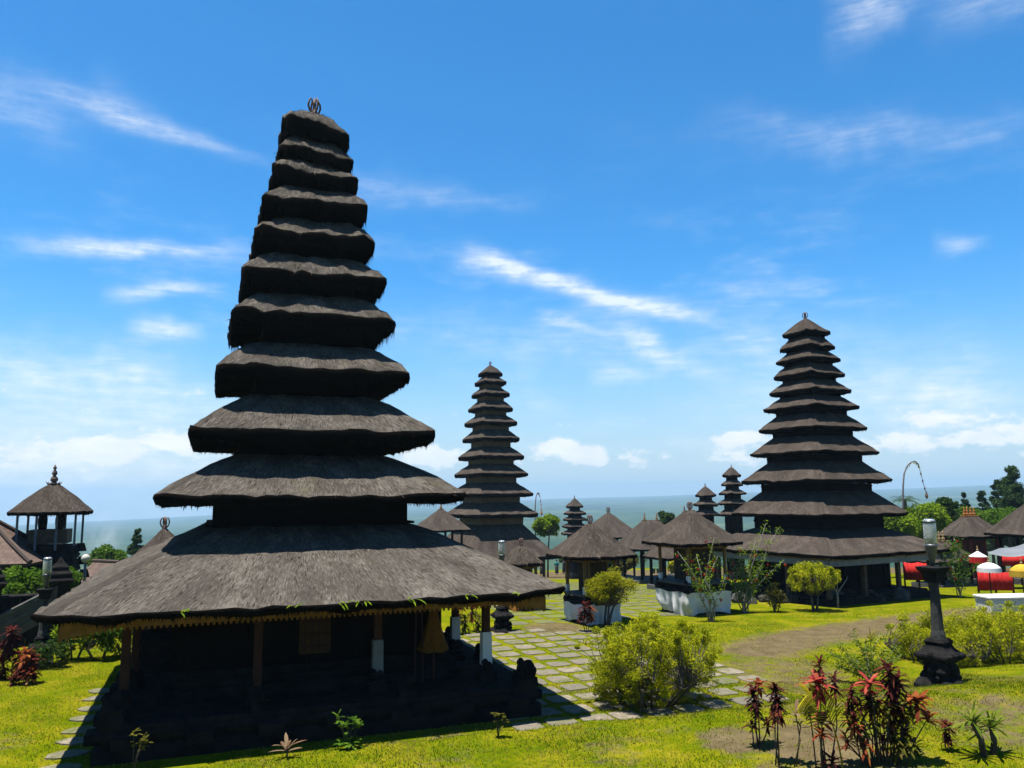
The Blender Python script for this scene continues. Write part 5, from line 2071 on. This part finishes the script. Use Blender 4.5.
def parasol(px, D, top_y, rim_y, wpx, cloth, label, fringe=None, base_y=None, fringe_m=None, top_m=None, cone=False):
    P = foot(px, D, rim_y)
    zt, zr = zat(px, top_y, D) - P.z, zat(px, rim_y, D) - P.z
    R_ = wpx * D / FOC / 2
    root = empty('parasol', P, label, 'parasol', 'ceremonial parasols')
    mb = MB()
    mb.tube([(0, 0, -.1), (0, 0, zt + .05)], .025, 8)
    mb.build('pole', REDWOOD, root)
    n = 24
    mb = MB()
    H_ = zt - zr
    prof = [(R_, 0), (R_ * .93, H_ * .25), (R_ * .74, H_ * .55), (R_ * .46, H_ * .82), (R_ * .15, H_ * .98), (.01, H_)]
    if cone:
        prof = [(R_, 0), (R_ * .98, H_ * .12), (R_ * .7, H_ * .38), (R_ * .4, H_ * .64), (R_ * .12, H_ * .93), (.01, H_)]
    vs = []
    for r, z in prof:
        for k in range(n):
            vs.append((r * math.cos(6.2832 * k / n), r * math.sin(6.2832 * k / n), zr + z))
    mb.add(vs, [(i * n + k, i * n + (k + 1) % n, (i + 1) * n + (k + 1) % n, (i + 1) * n + k) for i in range(5) for k in range(n)])
    o = mb.build('canopy', top_m or cloth, root, smooth=True)
    o.modifiers.new('thick', 'SOLIDIFY').thickness = .012
    mb = MB()
    fl = fringe or .18
    vs, fs = [], []
    for k in range(48):
        a = 6.2832 * k / 48
        L = fl * (1 if k % 2 else .8)
        vs += [(R_ * 1.005 * math.cos(a), R_ * 1.005 * math.sin(a), zr + H_ * .08), (R_ * 1.02 * math.cos(a), R_ * 1.02 * math.sin(a), zr - L)]
    for k in range(48):
        fs.append((2 * k, 2 * k + 1, (2 * k + 3) % 96, (2 * k + 2) % 96))
    mb.add(vs, fs)
    mb.build('fringe', fringe_m or cloth, root)
    mb = MB()
    mb.lathe([(.05, zt), (.06, zt + .05), (.02, zt + .12), (.035, zt + .17), (.005, zt + .26)], 8)
    mb.build('finial', GOLD, root)


parasol(978, 38.5, 551, 557, 16.5, CLOTHR, 'red parasol with a white top, highest of the parasols at right', .30, None, CLOTHR, CLOTHW, True)
parasol(989, 34.5, 562.5, 568.5, 21, CLOTHW, 'white fringed parasol before the bright red screen', .16)
parasol(1022, 35.5, 564, 572, 22, simple('golden_parasol_cloth', (.55, .34, .03), (.72, .48, .05), 4, .8, .1, .2, .02), 'yellow parasol at the right edge of the picture', .22)

D = 39.0
a, b_, c_, d_ = at_y(987, 553, D), at_y(1040, 551, D - 1.0), at_y(1040, 533, D + 1.6), at_y(1000, 548, D + 1.5)
root = empty('tarpaulin_awning', (a.x, D, hz(a.x, D)), 'grey tarpaulin awning sloping up to the right edge, above the red screens', 'awning')
mb = MB()
K = 8
vs = []
for i in range(K + 1):
    for j in range(K + 1):
        s_, t_ = i / K, j / K
        q = (a.lerp(b_, s_)).lerp(d_.lerp(c_, s_), t_) - root.location
        q.z -= .22 * math.sin(math.pi * s_) * 1.0
        vs.append(q)
mb.add(vs, [(i * (K + 1) + j, (i + 1) * (K + 1) + j, (i + 1) * (K + 1) + j + 1, i * (K + 1) + j + 1) for i in range(K) for j in range(K)])
o = mb.build('sheet', TARP, root, smooth=True)
o.modifiers.new('thick', 'SOLIDIFY').thickness = .012
for q in (a, b_, d_, c_):
    mb = MB()
    v = q - root.location
    mb.tube([(v.x, v.y, -.3), (v.x, v.y, v.z + .03)], .04, 7)
    mb.build('post', DARKWOOD, root)


# curved festival poles
def festival_pole(px, D, pts_px, label, tail, mats):
    P = foot(px, D)
    root = empty('festival_pole', P, label, 'festival pole', 'bamboo festival poles')
    pts = [Vector((0, 0, -.2))]
    for (x, y) in pts_px:
        q = at_y(x, y, D) - P
        pts.append(Vector((q.x, 0, q.z)))
    k = len(pts)
    mb = MB()
    mb.tube(pts, [.075 - .06 * i / k for i in range(k)], 7)
    mb.build('pole', simple('wrapped_bamboo', (.12, .11, .13), (.34, .30, .30), 3), root, smooth=True)
    mb = MB()
    g = random.Random(2)
    for i in range(4, k - 1):
        for f in (.0, .5):
            p = pts[i].lerp(pts[i + 1], f)
            for q in range(3):
                v = Vector((g.uniform(-.5, .5), g.uniform(-.5, .5), -1)).normalized()
                mb.blade(p, v, Vector((1, 0, 0)), g.uniform(.14, .28), .04, .1, 2)
    mb.build('leaf_ornament', mats[0], root)
    mb = MB()
    tp = [Vector((at_y(x, y, D).x - P.x, 0, at_y(x, y, D).z - P.z)) for (x, y) in tail]
    mb.tube(tp, .02, 5)
    for t in (.3, .55, .8):
        i = t * (len(tp) - 1)
        p = tp[int(i)].lerp(tp[min(int(i) + 1, len(tp) - 1)], i - int(i))
        mb.lathe([(.015, .08), (.06, 0), (.05, -.08), (.012, -.14)], 8, p)
    p = tp[-1]
    mb.lathe([(.02, .2), (.08, .03), (.12, -.16), (.04, -.34)], 8, p)
    mb.build('tassel', mats[1], root)


festival_pole(903, 58, [(902.8, 500), (903, 486), (904, 474), (907, 466), (911, 462), (915, 461), (918.5, 464), (919, 467)], 'tall curved bamboo festival pole with a hanging tassel, right of the right-hand pagoda', [(919, 467), (921, 474), (923.5, 484), (926.5, 494)], (L_FROND, FINIAL))
festival_pole(536, 82, [(535, 520), (535.3, 505), (536, 497), (537.5, 492.5), (539, 493), (540, 497)], 'small curved festival pole with an orange streamer beside the slender middle pagoda', [(540, 497), (541, 504), (541.5, 512)], (L_RUST, ORANGE))

# bins
for k, (px, lb_) in enumerate(((653.5, 'darker green waste bin, left of the two by the low open pavilion'), (658.5, 'brighter green waste bin, right of the two by the low open pavilion'))):
    P = spot(px, 573.5)
    root = empty('waste_bin', P, lb_, 'bin', 'green waste bins')
    mb = MB()
    mb.lathe([(.15, 0), (.2, .48), (.21, .5)], 4, (0, 0, 0), square=True)
    mb.build('body', BIN, root, bevel=.02)
    mb = MB()
    mb.lathe([(.225, .5), (.225, .55), (.16, .6)], 4, (0, 0, 0), square=True)
    mb.build('lid', BIN, root, bevel=.02)


# people far off on the lower court
def person(px, D, shirt, label, seed, h=1.62, stride=.12, rz=0.3):
    P = foot(px, D)
    k = h / 1.7
    root = empty('person', P, label, 'person', None, rz)
    J = dict(pel=(0, 0, .92), waist=(0, 0, 1.08), chest=(0, 0, 1.30), neck=(0, 0, 1.46), head=(0, -.015, 1.56), top=(0, -.01, 1.68),
             hl=(-.09, 0, .88), kl=(-.10, -stride * .5, .48), al=(-.10, -stride * .3, .07), tl=(-.10, -stride * .3 - .16, .03),
             hr=(.09, 0, .88), kr=(.10, stride * .2, .48), ar=(.10, stride, .08), tr=(.10, stride - .15, .03),
             sl=(-.18, 0, 1.38), el=(-.25, .02, 1.1), wl=(-.24, -.08, .86), fl=(-.23, -.11, .76), sr=(.18, 0, 1.38), er=(.25, .0, 1.1), wr=(.25, -.1, .88), fr=(.24, -.13, .78))
    R_ = dict(pel=.13, waist=.115, chest=.14, neck=.055, head=.095, top=.06, hl=.085, kl=.055, al=.038, tl=.035, hr=.085, kr=.055, ar=.038, tr=.035, sl=.06, el=.04, wl=.028, fl=.03, sr=.06, er=.04, wr=.028, fr=.03)
    E_ = [('pel', 'waist'), ('waist', 'chest'), ('chest', 'neck'), ('neck', 'head'), ('head', 'top'), ('pel', 'hl'), ('hl', 'kl'), ('kl', 'al'), ('al', 'tl'), ('pel', 'hr'), ('hr', 'kr'), ('kr', 'ar'), ('ar', 'tr'),
          ('chest', 'sl'), ('sl', 'el'), ('el', 'wl'), ('wl', 'fl'), ('chest', 'sr'), ('sr', 'er'), ('er', 'wr'), ('wr', 'fr')]
    nm = list(J)
    me = bpy.data.meshes.new('body')
    me.from_pydata([Vector(J[q]) * k for q in nm], [(nm.index(a_), nm.index(b2)) for a_, b2 in E_], [])
    o = bpy.data.objects.new('body', me)
    COL.objects.link(o)
    o.parent = root
    sk = o.modifiers.new('skin', 'SKIN')
    for i, q in enumerate(nm):
        me.skin_vertices[0].data[i].radius = (R_[q] * k, R_[q] * k)
    me.skin_vertices[0].data[0].use_root = True
    ss = o.modifiers.new('smooth', 'SUBSURF')
    ss.levels = ss.render_levels = 1
    me.materials.append(SKIN)
    mb = MB()
    mb.lathe([(.165 * k, .93 * k), (.16 * k, 1.1 * k), (.185 * k, 1.32 * k), (.16 * k, 1.42 * k), (.075 * k, 1.475 * k)], 14)
    for sx in (-1, 1):
        mb.tube([Vector((sx * .15, 0, 1.40)) * k, Vector((sx * .215, .01, 1.22)) * k, Vector((sx * .245, .015, 1.12)) * k], [.075 * k, .068 * k, .066 * k], 8)
    mb.build('shirt', shirt, root, smooth=True)
    mb = MB()
    mb.lathe([(.20 * k, .22 * k), (.205 * k, .5 * k), (.185 * k, .85 * k), (.165 * k, .97 * k)], 14)
    mb.build('sarong', DARKCLOTH, root, smooth=True)
    mb = MB()
    mb.lathe([(.098 * k, 1.56 * k), (.108 * k, 1.62 * k), (.09 * k, 1.69 * k), (.03 * k, 1.725 * k)], 12, (0, .02, 0))
    mb.build('hair', HAIR, root, smooth=True)


person(556, 88, TEAL, 'distant person in a teal shirt walking on the lower court', 1)
person(541, 84, ORANGECLOTH, 'distant person in an orange shirt by the little yellow-skirted shrine roof', 2, rz=-.5)
person(563, 92, DARKCLOTH, 'distant person in dark clothes right of the one in teal', 3, rz=1.2)

# rubble and plants at the foot of the right-hand pagoda
g0 = random.Random(12)
for k in range(16):
    px = 742 + k * 11.0 + g0.uniform(-3, 3)
    if 805 < px < 832:
        continue
    p = spot(px, 604 - abs(px - 800) * .012 + g0.uniform(-2, 1.5))
    p.y += .4
    p.z = hz(p.x, p.y)
    mb = MB()
    s_ = g0.uniform(.22, .42)
    mb.lathe([(s_ * .8, -.1), (s_, s_ * .3), (s_ * .8, s_ * .9), (s_ * .3, s_ * 1.25)], 7, (0, 0, 0), rz=g0.random())
    mb.v = [(x + g0.gauss(0, .04), y + g0.gauss(0, .04), z + g0.gauss(0, .03)) for x, y, z in mb.v]
    o = mb.build('boulder', STONE_G if k % 3 == 0 else MOSSY, None, bevel=.03)
    o.location = p
    tag(o, 'grey or black boulder in the row at the foot of the right-hand pagoda', 'rock', 'boulders round the right-hand pagoda')
for k, (px, py, s_, lb_) in enumerate(((640, 631, .13, 'dark pot-like stone on the grass right of the lime-green tree'), (651, 629, .17, 'larger dark stone below the white-skirted shrine, right of the pot-like one'), (619, 634, .16, 'dark round stone by the foot of the lime-green tree'))):
    p = spot(px, py)
    mb = MB()
    mb.lathe([(s_ * .9, -.05), (s_ * 1.1, s_ * .5), (s_ * .8, s_ * 1.2), (s_ * .3, s_ * 1.5)], 8)
    o = mb.build('small_boulder', STONE, None, smooth=True)
    o.location = p
    tag(o, lb_, 'rock', 'dark stones on the court')

# a thread of smoke rising from the plain at the left
D = 330.0
q0 = at_y(100, 575, D)
m = bpy.data.materials.new('smoke')
m.use_nodes = True
nd = Nodes(m.node_tree)
nd.n.remove(nd.n['Principled BSDF'])
pv = nd.new('ShaderNodeVolumePrincipled')
pv.inputs['Color'].default_value = (.9, .93, .96, 1)
oc = nd.new('ShaderNodeTexCoord').outputs['Object']
ln = nd.new('ShaderNodeVectorMath', operation='LENGTH')
nd.l.new(oc, ln.inputs[0])
dn = nd.m('MULTIPLY', nd.m('SUBTRACT', 1.0, ln.outputs['Value'], clamp=True), nd.smooth(nd.noise(oc, 2.2, 4), .35, .7))
nd.l.new(nd.m('MULTIPLY', dn, .045), pv.inputs['Density'])
nd.l.new(pv.outputs[0], m.node_tree.nodes['Material Output'].inputs['Volume'])
mb = MB()
mb.lathe([(math.sin(t), -math.cos(t)) for t in [i * math.pi / 12 for i in range(13)]], 20)
o = mb.build('smoke', m, None, smooth=True)
o.location = (q0.x, D, q0.z + 11)
o.scale = (9, 9, 17)
o.rotation_euler = (0, rad(14), 0)
tag(o, 'thin pale smoke drifting up from the plain at the left', 'smoke', kind='stuff')

# ------------------------------------------------------------------ air
zmin = -7000 * math.tan(.040) - 10
m = bpy.data.materials.new('air')
m.use_nodes = True
nt = m.node_tree
nt.nodes.remove(nt.nodes['Principled BSDF'])
pv = nt.nodes.new('ShaderNodeVolumePrincipled')
pv.inputs['Color'].default_value = (.34, .54, .72, 1)
pv.inputs['Density'].default_value = .00024
pv.inputs['Anisotropy'].default_value = .2
nt.links.new(pv.outputs[0], nt.nodes['Material Output'].inputs['Volume'])
mb = MB()
mb.box((0, 0, (zmin + 95) / 2), (14600, 14600, 95 - zmin))
tag(mb.build('haze', m), 'thin blue air over the plain', 'haze', kind='stuff')
